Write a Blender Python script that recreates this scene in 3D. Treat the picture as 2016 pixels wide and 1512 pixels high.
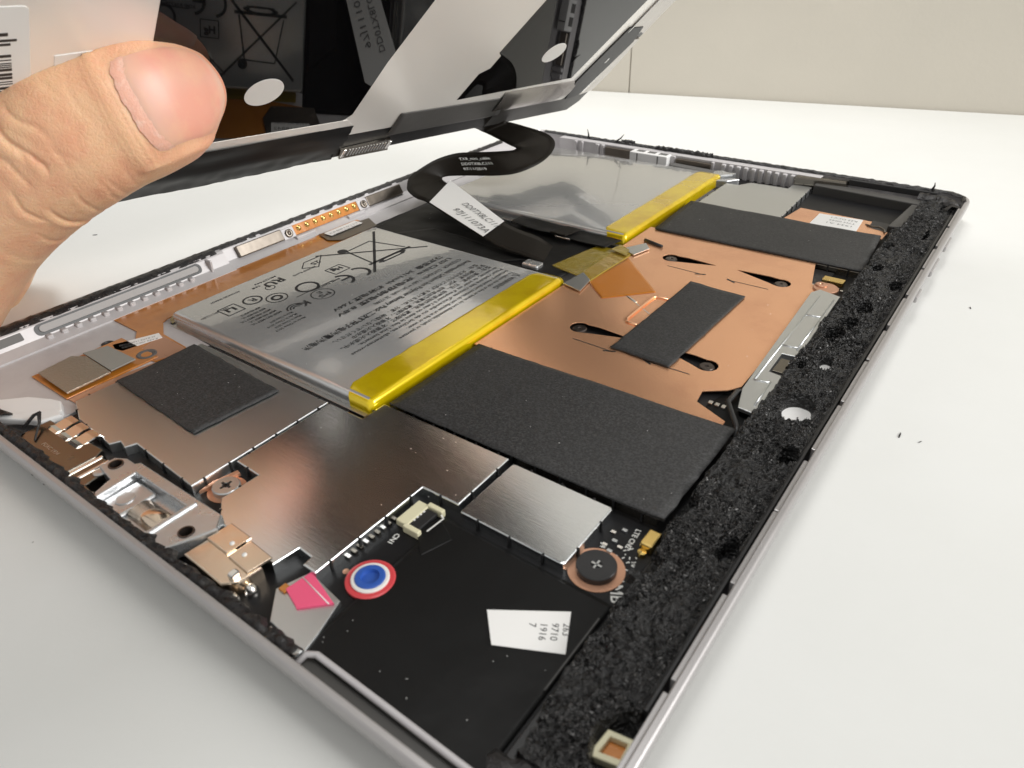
import bpy, bmesh, math, random
import numpy as np
from mathutils import Vector, Matrix, noise

for o in list(bpy.data.objects):
    bpy.data.objects.remove(o)
S = 0.001                      # everything below is written in millimetres
scn = bpy.context.scene
COL = scn.collection

# ------------------------------------------------------------------ camera
CAM = Vector((191.079, -27.834, 87.491))
RIGHT = Vector((0.80609, 0.59126, -0.02491))
DOWN = Vector((0.30555, -0.45188, -0.83812))
FWD = Vector((-0.50681, 0.66799, -0.54492))
cd = bpy.data.cameras.new('camera')
cam = bpy.data.objects.new('camera', cd)
COL.objects.link(cam)
cd.sensor_width = 36.0
cd.lens = 1414.47 / 2016.0 * 36.0
cd.clip_start = 0.005
cd.clip_end = 60.0
cd.dof.use_dof = True
cd.dof.focus_distance = 0.185
cd.dof.aperture_fstop = 40.0
m3 = Matrix((RIGHT, -DOWN, -FWD)).transposed()
cam.matrix_world = Matrix.Translation(CAM * S) @ m3.to_4x4()
scn.camera = cam

# ------------------------------------------------------------------ light
world = bpy.data.worlds.new('World')
scn.world = world
world.use_nodes = True
bg = world.node_tree.nodes['Background']
bg.inputs['Color'].default_value = (1.0, 0.99, 0.965, 1)
bg.inputs['Strength'].default_value = 0.49


def area(name, loc, target, sx, sy, power, col, spread=180):
    ld = bpy.data.lights.new(name, 'AREA')
    ld.shape = 'RECTANGLE'
    ld.size, ld.size_y, ld.energy, ld.color = sx, sy, power, col
    ld.spread = math.radians(spread)
    ob = bpy.data.objects.new(name, ld)
    COL.objects.link(ob)
    ob.location = loc
    d = Vector(target) - Vector(loc)
    ob.rotation_euler = d.to_track_quat('-Z', 'Y').to_euler()
    return ob


area('ceiling_light', (-0.14, 0.27, 1.00), (-0.12, 0.33, 0), 0.7, 0.2, 1.1, (1.0, 0.99, 0.965), 66)
area('right_key_light', (1.00, 0.50, 0.58), (-0.04, 0.34, 0.04), 0.75, 0.6, 1.95, (1.0, 0.99, 0.965), 56)  # added unseen area lamp at right, lights the display underside and the interior

scn.view_settings.view_transform = 'Standard'
scn.view_settings.look = 'None'
scn.view_settings.gamma = 1.0
scn.view_settings.exposure = 0.22

# ------------------------------------------------------------------ materials
MATS = {}


def mat(name, base, rough=0.5, metal=0.0, bump=None, bump2=None, var=None, coat=0.0, coat_rough=0.03,
        spec=None, ior=None, brushed=None, rvar=None, sss=None, alpha=None, sheen=0.0, trans=0.0, blotch=None, attr=None, cells=None):
    m = bpy.data.materials.new(name)
    m.use_nodes = True
    nt = m.node_tree
    b = nt.nodes['Principled BSDF']
    b.inputs['Base Color'].default_value = (*base, 1)
    b.inputs['Roughness'].default_value = rough
    b.inputs['Metallic'].default_value = metal
    b.inputs['Coat Weight'].default_value = coat
    b.inputs['Coat Roughness'].default_value = coat_rough
    if spec is not None:
        b.inputs['Specular IOR Level'].default_value = spec
    if ior is not None:
        b.inputs['IOR'].default_value = ior
    if sheen:
        b.inputs['Sheen Weight'].default_value = sheen
    if trans:
        b.inputs['Transmission Weight'].default_value = trans
    if alpha is not None:
        b.inputs['Alpha'].default_value = alpha
    if sss:
        b.inputs['Subsurface Weight'].default_value = sss[0]
        b.inputs['Subsurface Radius'].default_value = sss[1]
        b.inputs['Subsurface Scale'].default_value = sss[2]
    tc = nt.nodes.new('ShaderNodeTexCoord')
    L = nt.links.new

    def nz(scale, detail=3.0, vec=None, roughn=0.55):
        n = nt.nodes.new('ShaderNodeTexNoise')
        n.inputs['Scale'].default_value = scale
        n.inputs['Detail'].default_value = detail
        n.inputs['Roughness'].default_value = roughn
        L(vec or tc.outputs['Object'], n.inputs['Vector'])
        return n
    prev = None
    if brushed:                     # (scale_x, scale_y, strength, rough_amount)
        mp = nt.nodes.new('ShaderNodeMapping')
        mp.inputs['Scale'].default_value = (brushed[0], brushed[1], 50)
        L(tc.outputs['Object'], mp.inputs['Vector'])
        n = nz(1.0, 3.0, mp.outputs['Vector'])
        bp = nt.nodes.new('ShaderNodeBump')
        bp.inputs['Strength'].default_value = brushed[2]
        bp.inputs['Distance'].default_value = 0.00006
        L(n.outputs['Fac'], bp.inputs['Height'])
        prev = bp
        r = nt.nodes.new('ShaderNodeMapRange')
        r.inputs['To Min'].default_value = max(0.02, rough - brushed[3])
        r.inputs['To Max'].default_value = rough + brushed[3]
        L(n.outputs['Fac'], r.inputs['Value'])
        L(r.outputs['Result'], b.inputs['Roughness'])
    for bb in (bump, bump2):
        if bb:                      # (scale, strength, distance[m], detail)
            n = nz(bb[0], bb[3] if len(bb) > 3 else 3.0)
            bp = nt.nodes.new('ShaderNodeBump')
            bp.inputs['Strength'].default_value = bb[1]
            bp.inputs['Distance'].default_value = bb[2]
            L(n.outputs['Fac'], bp.inputs['Height'])
            if prev:
                L(prev.outputs['Normal'], bp.inputs['Normal'])
            prev = bp
    for cc_ in (cells or ()):        # (scale, strength, distance): fine skin cells
        vn = nt.nodes.new('ShaderNodeTexVoronoi')
        vn.feature = 'DISTANCE_TO_EDGE'
        vn.inputs['Scale'].default_value = cc_[0]
        L(tc.outputs['Object'], vn.inputs['Vector'])
        rr_ = nt.nodes.new('ShaderNodeMapRange')
        rr_.inputs['From Max'].default_value = 0.25
        L(vn.outputs['Distance'], rr_.inputs['Value'])
        bp = nt.nodes.new('ShaderNodeBump')
        bp.inputs['Strength'].default_value = cc_[1]
        bp.inputs['Distance'].default_value = cc_[2]
        L(rr_.outputs['Result'], bp.inputs['Height'])
        if prev:
            L(prev.outputs['Normal'], bp.inputs['Normal'])
        prev = bp
    if prev:
        L(prev.outputs['Normal'], b.inputs['Normal'])
        if coat:
            L(prev.outputs['Normal'], b.inputs['Coat Normal'])
    if rvar:                        # (scale, amount)
        n = nz(rvar[0], 4.0)
        r = nt.nodes.new('ShaderNodeMapRange')
        r.inputs['From Min'].default_value = 0.3
        r.inputs['From Max'].default_value = 0.7
        r.inputs['To Min'].default_value = max(0.02, rough - rvar[1])
        r.inputs['To Max'].default_value = rough + rvar[1]
        L(n.outputs['Fac'], r.inputs['Value'])
        L(r.outputs['Result'], b.inputs['Roughness'])
    colsock = None
    if attr:                        # second colour blended in by a named attribute
        at = nt.nodes.new('ShaderNodeAttribute')
        at.attribute_name = attr[0]
        mx = nt.nodes.new('ShaderNodeMix')
        mx.data_type = 'RGBA'
        mx.inputs['A'].default_value = (*base, 1)
        mx.inputs['B'].default_value = (*attr[1], 1)
        L(at.outputs['Fac'], mx.inputs['Factor'])
        colsock = mx.outputs['Result']
    for vv in (var, blotch):
        if vv:                      # (scale, colour2, lo, hi)
            n = nz(vv[0], 5.0, None, 0.65)
            r = nt.nodes.new('ShaderNodeMapRange')
            r.inputs['From Min'].default_value = vv[2]
            r.inputs['From Max'].default_value = vv[3]
            L(n.outputs['Fac'], r.inputs['Value'])
            mx = nt.nodes.new('ShaderNodeMix')
            mx.data_type = 'RGBA'
            mx.inputs['A'].default_value = (*base, 1)
            mx.inputs['B'].default_value = (*vv[1], 1)
            L(r.outputs['Result'], mx.inputs['Factor'])
            if colsock:
                L(colsock, mx.inputs['A'])
            colsock = mx.outputs['Result']
    if colsock:
        L(colsock, b.inputs['Base Color'])
    MATS[name] = m
    return m


M = MATS
mat('desk_white', (0.685, 0.69, 0.675), 0.38, bump=(900, 0.12, 0.0002, 4), var=(14, (0.655, 0.66, 0.64), 0.35, 0.7))
mat('wall_beige', (0.65, 0.605, 0.525), 0.8, bump=(500, 0.2, 0.0004, 5), var=(6, (0.61, 0.57, 0.495), 0.35, 0.65))
mat('chassis_silver', (0.43, 0.415, 0.415), 0.36, 0.6, bump=(6000, 0.12, 0.00003), rvar=(60, 0.05))
mat('chassis_inner', (0.52, 0.505, 0.51), 0.42, 0.15, bump=(5000, 0.15, 0.00003), var=(120, (0.46, 0.44, 0.45), 0.4, 0.75))
mat('adhesive_black', (0.012, 0.011, 0.012), 0.32, bump=(1800, 0.8, 0.0004, 5), var=(700, (0.05, 0.045, 0.04), 0.5, 0.8))
mat('foam_torn', (0.006, 0.0058, 0.006), 0.16, bump=(2000, 0.8, 0.0008, 5), bump2=(500, 0.8, 0.0012, 3),
    var=(1500, (0.03, 0.028, 0.027), 0.55, 0.8), spec=0.6)
mat('foam_fibre', (0.085, 0.082, 0.08), 0.34, 0.35)
mat('foam_pad', (0.020, 0.020, 0.0205), 0.60, bump=(2600, 0.55, 0.00014, 3), var=(2300, (0.058, 0.058, 0.059), 0.42, 0.70))
mat('copper_sheet', (1.0, 0.55, 0.32), 0.24, 0.76, bump=(30, 0.34, 0.0011, 1.0), bump2=(2500, 0.06, 0.00004, 2), 
    blotch=(60, (0.80, 0.40, 0.235), 0.50, 0.8))
mat('steel_shield', (0.76, 0.785, 0.80), 0.20, 1.0, brushed=(250, 8000, 0.14, 0.06), bump=(26, 0.26, 0.0010, 1.0))
mat('steel_matte', (0.69, 0.71, 0.715), 0.34, 1.0, brushed=(250, 7000, 0.14, 0.06), bump=(30, 0.15, 0.0008, 1.0))
mat('steel_dark', (0.23, 0.21, 0.18), 0.22, 1.0, rvar=(300, 0.06), bump=(80, 0.2, 0.0006, 2))
mat('chrome', (0.82, 0.80, 0.77), 0.10, 1.0)
mat('pouch_foil', (0.64, 0.65, 0.65), 0.22, 0.62, bump=(30, 0.28, 0.0014, 1.0), coat=1.0, coat_rough=0.03,
    bump2=(170, 0.10, 0.0005, 2))
mat('pouch_side', (0.50, 0.50, 0.48), 0.30, 0.8, bump=(250, 0.5, 0.0006, 3), coat=1.0, coat_rough=0.08)
mat('tape_yellow', (0.95, 0.70, 0.003), 0.17, 0.5, bump=(60, 0.30, 0.0009, 2), coat=0.8, coat_rough=0.08, var=(70, (0.70, 0.44, 0.006), 0.45, 0.75))
mat('kapton_orange', (0.52, 0.19, 0.022), 0.28, 0.15, coat=0.7, coat_rough=0.08, bump=(200, 0.25, 0.0004, 3),
    var=(150, (0.42, 0.14, 0.015), 0.4, 0.7))
mat('kapton_clear', (0.42, 0.30, 0.02), 0.18, 0.1, alpha=0.72, coat=1.0, bump=(400, 0.5, 0.0003, 3))
mat('kapton_amber', (0.60, 0.20, 0.008), 0.30, 0.2, alpha=0.85, coat=0.4, coat_rough=0.15, bump=(150, 0.2, 0.0004, 2))
mat('flex_copper', (0.62, 0.34, 0.22), 0.32, 0.6, brushed=(200, 2600, 0.5, 0.1))
mat('board_black', (0.008, 0.008, 0.009), 0.42, spec=0.3, bump=(1200, 0.15, 0.0001))
mat('film_black', (0.006, 0.006, 0.006), 0.46, bump=(120, 0.3, 0.0006, 3), spec=0.22)
mat('plastic_black', (0.020, 0.020, 0.021), 0.40)
mat('plastic_dark', (0.055, 0.053, 0.050), 0.48, bump=(2500, 0.2, 0.00005))
mat('ribbon_black', (0.011, 0.009, 0.007), 0.42, spec=0.14, bump=(1500, 0.08, 0.00005))
mat('mirror_film', (0.003, 0.003, 0.0035), 0.03, ior=1.5, spec=0.45, bump=(9, 0.05, 0.002, 1))
mat('display_alu', (0.92, 0.90, 0.865), 0.27, 0.3, bump=(5200, 0.25, 0.00004, 2))
mat('display_glass', (0.012, 0.012, 0.013), 0.06, ior=1.5)
mat('display_tape', (0.007, 0.007, 0.007), 0.36, bump=(45, 0.35, 0.0010, 2), spec=0.10)
mat('display_foil', (0.52, 0.49, 0.46), 0.24, 0.9, bump=(90, 0.5, 0.0012, 2))
mat('grey_tape', (0.075, 0.073, 0.070), 0.42, bump=(150, 0.3, 0.0004, 2))
mat('label_white', (0.82, 0.815, 0.80), 0.45)
mat('ink_black', (0.02, 0.02, 0.022), 0.5)
mat('ink_grey', (0.20, 0.20, 0.20), 0.5)
mat('silk_white', (0.75, 0.75, 0.72), 0.5)
mat('gold', (0.86, 0.62, 0.22), 0.22, 1.0)
mat('cream_plastic', (0.72, 0.68, 0.47), 0.45)
mat('white_plastic', (0.74, 0.735, 0.73), 0.42, bump=(800, 0.15, 0.0001))
mat('pink_tape', (0.85, 0.10, 0.22), 0.4, coat=0.3)
mat('ring_red', (0.62, 0.06, 0.07), 0.35)
mat('ring_white', (0.80, 0.78, 0.75), 0.4)
mat('ring_blue', (0.03, 0.10, 0.42), 0.35)
mat('aluminium_cast', (0.60, 0.61, 0.62), 0.30, 0.85, bump=(700, 0.4, 0.0002, 4), rvar=(200, 0.08))
mat('usb_steel', (0.80, 0.66, 0.52), 0.20, 1.0, bump=(90, 0.3, 0.0006, 2))
mat('gasket_grey', (0.11, 0.107, 0.104), 0.55, bump=(2500, 0.3, 0.0001))
mat('gasket_light', (0.33, 0.32, 0.315), 0.55, bump=(2500, 0.3, 0.0001))
mat('magnet', (0.20, 0.175, 0.15), 0.30, 0.95, bump=(150, 0.25, 0.0005, 2))
mat('speckled_tape', (0.42, 0.40, 0.34), 0.30, 0.75, bump=(1600, 0.9, 0.0003, 4))
mat('grey_sticker', (0.26, 0.26, 0.24), 0.5, bump=(700, 0.2, 0.0002, 3))
mat('screw_dark', (0.12, 0.10, 0.09), 0.28, 0.9)
mat('skin', (0.80, 0.49, 0.295), 0.45, sss=(0.40, (1.0, 0.36, 0.18), 0.0024), attr=('tint', (0.80, 0.34, 0.235)),
    bump=(2000, 0.50, 0.00022, 5), bump2=(380, 0.20, 0.0005, 4), blotch=(120, (0.74, 0.36, 0.22), 0.42, 0.72), cells=((900, 0.22, 0.00016), (2300, 0.20, 0.0001)))
mat('cuticle', (0.79, 0.43, 0.32), 0.5, sss=(0.3, (1.0, 0.4, 0.25), 0.0015), bump=(1800, 0.6, 0.0003, 4), var=(600, (0.82, 0.56, 0.46), 0.50, 0.72))
mat('nail', (0.76, 0.36, 0.27), 0.40, sss=(0.25, (1.0, 0.4, 0.3), 0.0015), coat=0.10, coat_rough=0.25, blotch=(110, (0.78, 0.46, 0.30), 0.42, 0.7),
    bump=(350, 0.12, 0.0003, 3), attr=('tint', (0.72, 0.46, 0.36)))

# ------------------------------------------------------------------ mesh helpers (mm)
def finish(name, bm, m, parent=None, smooth=False, label=None, keep=False):
    if not keep:
        bmesh.ops.recalc_face_normals(bm, faces=bm.faces[:])
    bmesh.ops.scale(bm, vec=(S, S, S), verts=bm.verts[:])
    me = bpy.data.meshes.new(name)
    bm.to_mesh(me)
    bm.free()
    return link(name, me, m, parent, smooth, label)


def link(name, me, m, parent=None, smooth=False, label=None):
    if m:
        for k in (m if isinstance(m, (list, tuple)) else [m]):
            me.materials.append(MATS[k])
    if smooth:
        me.polygons.foreach_set('use_smooth', [True] * len(me.polygons))
    o = bpy.data.objects.new(name, me)
    COL.objects.link(o)
    if parent:
        o.parent = parent
    if label:
        o['label'] = label
    return o


def copy_to(src, parent, loc, rotz=0.0):
    o = src.copy()
    COL.objects.link(o)
    o.parent = parent
    o.location = Vector(loc) * S
    o.rotation_euler = (0, 0, rotz)
    return o


def empty(name, loc=(0, 0, 0)):
    o = bpy.data.objects.new(name, None)
    COL.objects.link(o)
    o.location = Vector(loc) * S
    o.empty_display_size = 0.01
    return o


def tag(o, label, cat, group=None, kind=None):
    o['label'] = label
    o['category'] = cat
    if group:
        o['group'] = group
    if kind:
        o['kind'] = kind


def add_box(bm, x0, x1, y0, y1, z0, z1, bev=0.0, seg=2, mtx=None):
    r = bmesh.ops.create_cube(bm, size=1.0)
    vs = r['verts']
    bmesh.ops.scale(bm, vec=(abs(x1 - x0), abs(y1 - y0), abs(z1 - z0)), verts=vs)
    bmesh.ops.translate(bm, vec=((x0 + x1) / 2, (y0 + y1) / 2, (z0 + z1) / 2), verts=vs)
    if bev > 0:
        es = list({e for v in vs for e in v.link_edges})
        rr = bmesh.ops.bevel(bm, geom=es, offset=bev, segments=seg, affect='EDGES', profile=0.5)
        vs = list({v for f in rr['faces'] for v in f.verts} | {v for v in vs if v.is_valid})
    if mtx is not None:
        bmesh.ops.transform(bm, matrix=mtx, verts=[v for v in vs if v.is_valid])
    return vs


def box(name, x0, x1, y0, y1, z0, z1, m, parent=None, bev=0.15, seg=2, label=None, smooth=False):
    bm = bmesh.new()
    add_box(bm, x0, x1, y0, y1, z0, z1, bev, seg)
    return finish(name, bm, m, parent, smooth, label)


def add_prism(bm, outer, z0, z1, holes=(), bev=0.0, seg=2):
    loops = [list(outer)] + [list(h) for h in holes]
    tops, bots, edges, top_edges = [], [], [], []
    for lp in loops:
        tv = [bm.verts.new((x, y, z1)) for x, y in lp]
        te = [bm.edges.new((tv[i], tv[(i + 1) % len(tv)])) for i in range(len(tv))]
        tops.append(tv)
        edges += te
    if holes:
        fr = bmesh.ops.triangle_fill(bm, use_beauty=True, use_dissolve=False, edges=edges)
        faces = [g for g in fr['geom'] if isinstance(g, bmesh.types.BMFace)]
        bmesh.ops.dissolve_limit(bm, angle_limit=0.001, verts=[], edges=[])
    else:
        faces = [bm.faces.new(tops[0])]
    vmap = {}
    for tv in tops:
        for v in tv:
            vmap[v] = bm.verts.new((v.co.x, v.co.y, z0))
    for f in faces:
        bm.faces.new([vmap[v] for v in reversed(f.verts)])
    for tv in tops:
        n = len(tv)
        for i in range(n):
            a, b = tv[i], tv[(i + 1) % n]
            bm.faces.new((a, vmap[a], vmap[b], b))
    bmesh.ops.recalc_face_normals(bm, faces=bm.faces[:])
    if bev > 0:
        bmesh.ops.bevel(bm, geom=edges, offset=bev, segments=seg, affect='EDGES', profile=0.5)


def prism(name, outer, z0, z1, m, parent=None, holes=(), bev=0.0, seg=2, label=None):
    bm = bmesh.new()
    add_prism(bm, outer, z0, z1, holes, bev, seg)
    return finish(name, bm, m, parent, False, label)


def circ(x, y, r, n=20, ph=0.0):
    return [(x + r * math.cos(ph + 2 * math.pi * i / n), y + r * math.sin(ph + 2 * math.pi * i / n)) for i in range(n)]


def rrect(x0, x1, y0, y1, r, n=5):
    pts = []
    for cx, cy, a0 in ((x1 - r, y1 - r, 0), (x0 + r, y1 - r, 90), (x0 + r, y0 + r, 180), (x1 - r, y0 + r, 270)):
        for i in range(n + 1):
            a = math.radians(a0 + 90 * i / n)
            pts.append((cx + r * math.cos(a), cy + r * math.sin(a)))
    return pts


def add_lathe(bm, x, y, prof, n=24):
    rings = []
    for r, z in prof:
        if r <= 1e-6:
            rings.append([bm.verts.new((x, y, z))])
        else:
            rings.append([bm.verts.new((x + r * math.cos(2 * math.pi * i / n), y + r * math.sin(2 * math.pi * i / n), z)) for i in range(n)])
    for a, b in zip(rings, rings[1:]):
        for i in range(n):
            j = (i + 1) % n
            if len(a) == 1:
                bm.faces.new((a[0], b[i], b[j]))
            elif len(b) == 1:
                bm.faces.new((a[i], a[j], b[0]))
            else:
                bm.faces.new((a[i], a[j], b[j], b[i]))


def lathe(name, x, y, prof, m, parent=None, n=24, smooth=False, label=None):
    bm = bmesh.new()
    add_lathe(bm, x, y, prof, n)
    return finish(name, bm, m, parent, smooth, label)


def add_tube(bm, pts, r, n=8):
    pts = [Vector(p) for p in pts]
    rings = []
    up = Vector((0, 0, 1))
    for i, p in enumerate(pts):
        t = (pts[min(i + 1, len(pts) - 1)] - pts[max(i - 1, 0)]).normalized()
        u = t.cross(up)
        if u.length < 1e-3:
            u = t.cross(Vector((1, 0, 0)))
        u.normalize()
        v = u.cross(t)
        rr = r[i] if isinstance(r, (list, tuple)) else r
        rings.append([bm.verts.new(p + (u * math.cos(2 * math.pi * k / n) + v * math.sin(2 * math.pi * k / n)) * rr) for k in range(n)])
    for a, b in zip(rings, rings[1:]):
        for i in range(n):
            bm.faces.new((a[i], a[(i + 1) % n], b[(i + 1) % n], b[i]))
    bm.faces.new(rings[0])
    bm.faces.new(rings[-1])


def tube(name, pts, r, m, parent=None, n=8, label=None):
    bm = bmesh.new()
    add_tube(bm, pts, r, n)
    return finish(name, bm, m, parent, True, label)


def add_stroke(bm, p, q, w, z, h=0.02):
    a, b = Vector((p[0], p[1], 0)), Vector((q[0], q[1], 0))
    d = (b - a).normalized()
    n = Vector((-d.y, d.x, 0)) * w / 2
    vs = []
    for zz in (z, z + h):
        vs.append([bm.verts.new((c.x, c.y, zz)) for c in (a - n, b - n, b + n, a + n)])
    bm.faces.new(vs[1])
    bm.faces.new(vs[0][::-1])
    for i in range(4):
        j = (i + 1) % 4
        bm.faces.new((vs[0][i], vs[0][j], vs[1][j], vs[1][i]))


def add_ring(bm, x, y, r, w, z, h=0.02, n=28, sx=1.0, sy=1.0):
    O = [bm.verts.new((x + r * sx * math.cos(2 * math.pi * i / n), y + r * sy * math.sin(2 * math.pi * i / n), z + h)) for i in range(n)]
    I = [bm.verts.new((x + (r - w) * sx * math.cos(2 * math.pi * i / n), y + (r - w) * sy * math.sin(2 * math.pi * i / n), z + h)) for i in range(n)]
    for i in range(n):
        j = (i + 1) % n
        bm.faces.new((O[i], O[j], I[j], I[i]))


def add_text(bm, body, size, origin, ex, ey, ez=(0, 0, 1), bold=0.0, width=None):
    """flat lettering: origin in mm, ex reading direction, ey letter-up direction"""
    cu = bpy.data.curves.new('t', 'FONT')
    cu.body = body
    cu.size = size
    cu.offset = bold
    cu.resolution_u = 2
    ob = bpy.data.objects.new('t', cu)
    COL.objects.link(ob)
    me = bpy.data.meshes.new_from_object(ob)
    bpy.data.objects.remove(ob)
    bpy.data.curves.remove(cu)
    if len(me.vertices) == 0:
        return
    k = 1.0
    if width:
        xs = [v.co.x for v in me.vertices]
        k = width / max(max(xs), 1e-6)
    ex, ey, ez, o = Vector(ex).normalized(), Vector(ey).normalized(), Vector(ez).normalized(), Vector(origin)
    for v in me.vertices:
        v.co = o + ex * v.co.x * k + ey * v.co.y + ez * v.co.z
    bm.from_mesh(me)
    bpy.data.meshes.remove(me)


def nval(x, y, z=0.0, s=1.0):
    return noise.noise(Vector((x * s, y * s, z)))


def lumpy_strip(name, pts, hw, z, h, m, parent, seed=0, step=0.6, rag=0.5, label=None, across=5):
    """torn adhesive along a polyline: uneven width, uneven height"""
    P = [Vector((p[0], p[1], p[2] if len(p) > 2 else z)) for p in pts]
    path = []
    for a, b in zip(P, P[1:]):
        n = max(1, int((b - a).length / step))
        path += [a.lerp(b, i / n) for i in range(n)]
    path.append(P[-1])
    bm = bmesh.new()
    rows = []
    N = len(path)
    for i, p in enumerate(path):
        t = (path[min(i + 1, N - 1)] - path[max(i - 1, 0)]).normalized()
        nrm = Vector((-t.y, t.x, 0))
        wl = hw * (1 + rag * nval(i * 0.21, seed, 1.0) * 1.6 + rag * 0.5 * nval(i * 0.9, seed, 5.0))
        wr = hw * (1 + rag * nval(i * 0.23, seed, 9.0) * 1.6 + rag * 0.5 * nval(i * 0.8, seed, 7.0))
        row = []
        for k in range(across):
            f = k / (across - 1) * 2 - 1
            off = f * (wl if f < 0 else wr)
            prof = (1 - abs(f) ** 4)
            zz = p.z + prof * h * (1 + 1.1 * nval(i * 0.33, k * 0.7 + seed, 3.0))
            if abs(f) > 0.99:
                zz = p.z - 0.5
            q = p + nrm * off
            row.append(bm.verts.new((q.x, q.y, zz)))
        rows.append(row)
    for a, b in zip(rows, rows[1:]):
        for k in range(across - 1):
            bm.faces.new((a[k], b[k], b[k + 1], a[k + 1]))
    return finish(name, bm, m, parent, True, label)


# ------------------------------------------------------------------ setting: desk and wall
A0, A1 = Vector((-38.8, 364.4, 0)), Vector((174.6, 415.1, 0))
wd = (A1 - A0).normalized()
wn = Vector((wd.y, -wd.x, 0))              # faces the camera
SEAM = A0 + wd * ((Vector((-19.1, 371.9, 0)) - A0).dot(wd))


def wallquad(a, b):
    return [(p.x, p.y) for p in (a, b, b - wn * 30, a - wn * 30)]


pt = lambda p: (p.x, p.y)
L0, L1 = A0 - wd * 1500, A0 + wd * 1700
desk = prism('desk', [pt(L0), pt(L0 + wn * 1500), pt(L1 + wn * 1500), pt(L1)], -25.0, 0.0, 'desk_white', bev=1.5)
desk['kind'] = 'structure'
wall = empty('wall', (SEAM.x, SEAM.y, 0))
wall['kind'] = 'structure'
for a, b in ((L0, SEAM - wd * 0.35), (SEAM + wd * 0.35, L1)):
    q = [(x - SEAM.x, y - SEAM.y) for x, y in wallquad(a - wn * 0.6, b - wn * 0.6)]
    prism('wall_panel', q, -25, 330, 'wall_beige', wall, bev=0.8)
q = [(x - SEAM.x, y - SEAM.y) for x, y in wallquad(SEAM - wd * 3 - wn * 2.2, SEAM + wd * 3 - wn * 2.2)]
prism('seam_strip', q, -25, 330, 'wall_beige', wall)

# ------------------------------------------------------------------ the opened tablet
tablet = empty('opened_tablet')
tag(tablet, 'silver tablet lying opened on the white desk, batteries and copper plate exposed', 'tablet')
T = tablet


def build_chassis():
    prof = [(6.0, 0.25), (3.2, 0.7), (1.2, 2.4), (0.25, 5.0), (0.0, 6.6), (0.0, 7.5), (0.25, 7.95), (0.55, 8.05),
            (1.15, 8.05), (1.35, 7.9), (1.5, 7.0), (2.0, 3.0), (2.4, 1.3), (3.0, 1.2)]
    bm = bmesh.new()
    rings = []
    for d, z in prof:
        r = max(8.0 - d, 3.0)
        rings.append([bm.verts.new((x, y, z)) for x, y in rrect(d, 175 - d, d, 245 - d, r, 8)])
    n = len(rings[0])
    for k, (a, b) in enumerate(zip(rings, rings[1:])):
        for i in range(n):
            f = bm.faces.new((a[i], a[(i + 1) % n], b[(i + 1) % n], b[i]))
            f.material_index = 0 if k < 9 else 1
            f.smooth = k < 7
    bm.faces.new(rings[0][::-1])
    f = bm.faces.new(rings[-1])
    f.material_index = 1
    return finish('chassis', bm, ['chassis_silver', 'chassis_inner'], T)


chassis = build_chassis()


def yprofile(name, prof, y0, y1, m, parent, label=None):
    """extrude an x-z outline along y"""
    bm = bmesh.new()
    a = [bm.verts.new((x, y0, z)) for x, z in prof]
    b = [bm.verts.new((x, y1, z)) for x, z in prof]
    n = len(prof)
    for i in range(n):
        bm.faces.new((a[i], a[(i + 1) % n], b[(i + 1) % n], b[i]))
    bm.faces.new(a[::-1])
    bm.faces.new(b)
    return finish(name, bm, m, parent, False, label)


# left long wall (keyboard edge): wide shoulder near, recessed far
yprofile('side_wall', [(1.3, 7.8), (4.3, 7.8), (4.9, 7.2), (6.6, 4.4), (9.6, 3.2), (9.6, 1.25), (1.3, 1.25)], 5, 80, 'chassis_inner', chassis)
yprofile('side_wall', [(1.3, 7.8), (2.5, 7.8), (3.0, 7.2), (4.6, 4.2), (8.6, 3.1), (8.6, 1.25), (1.3, 1.25)], 80.1, 240, 'chassis_inner', chassis)
prism('floor_plate', [(9, 8), (42.5, 10), (42, 49), (23, 50), (23.5, 158), (18, 158), (18, 238), (8, 238)], 1.3, 2.75, 'chassis_inner', chassis, bev=0.1)
lumpy_strip('adhesive_strip', [(2.6, 3), (2.5, 78)], 2.15, 8.0, 0.4, 'adhesive_black', chassis, 1, rag=0.12)
lumpy_strip('adhesive_strip', [(1.6, 78), (1.6, 150), (1.6, 238)], 1.25, 8.0, 0.3, 'adhesive_black', chassis, 2, rag=0.25)

# slanted gasket in the near part of that wall
sl = Vector((6.6 - 4.9, 0, 4.4 - 7.2)).normalized()
sn = Vector((-sl.z, 0, sl.x))
sn = Vector((0.855, 0, 0.519))


def on_slope(u, y, h=0.0, base=(4.9, 7.2)):
    return Vector((base[0], y, base[1])) + sl * u + sn * h


def slope_plate(name, u0, u1, y0, y1, h0, h1, m, parent, r=0.8, base=(4.9, 7.2)):
    bm = bmesh.new()
    lp = rrect(u0, u1, y0, y1, r, 5)
    a = [bm.verts.new(on_slope(u, y, h0, base)) for u, y in lp]
    b = [bm.verts.new(on_slope(u, y, h1, base)) for u, y in lp]
    n = len(lp)
    bm.faces.new(b)
    for i in range(n):
        bm.faces.new((a[i], a[(i + 1) % n], b[(i + 1) % n], b[i]))
    return finish(name, bm, m, parent)


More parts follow.
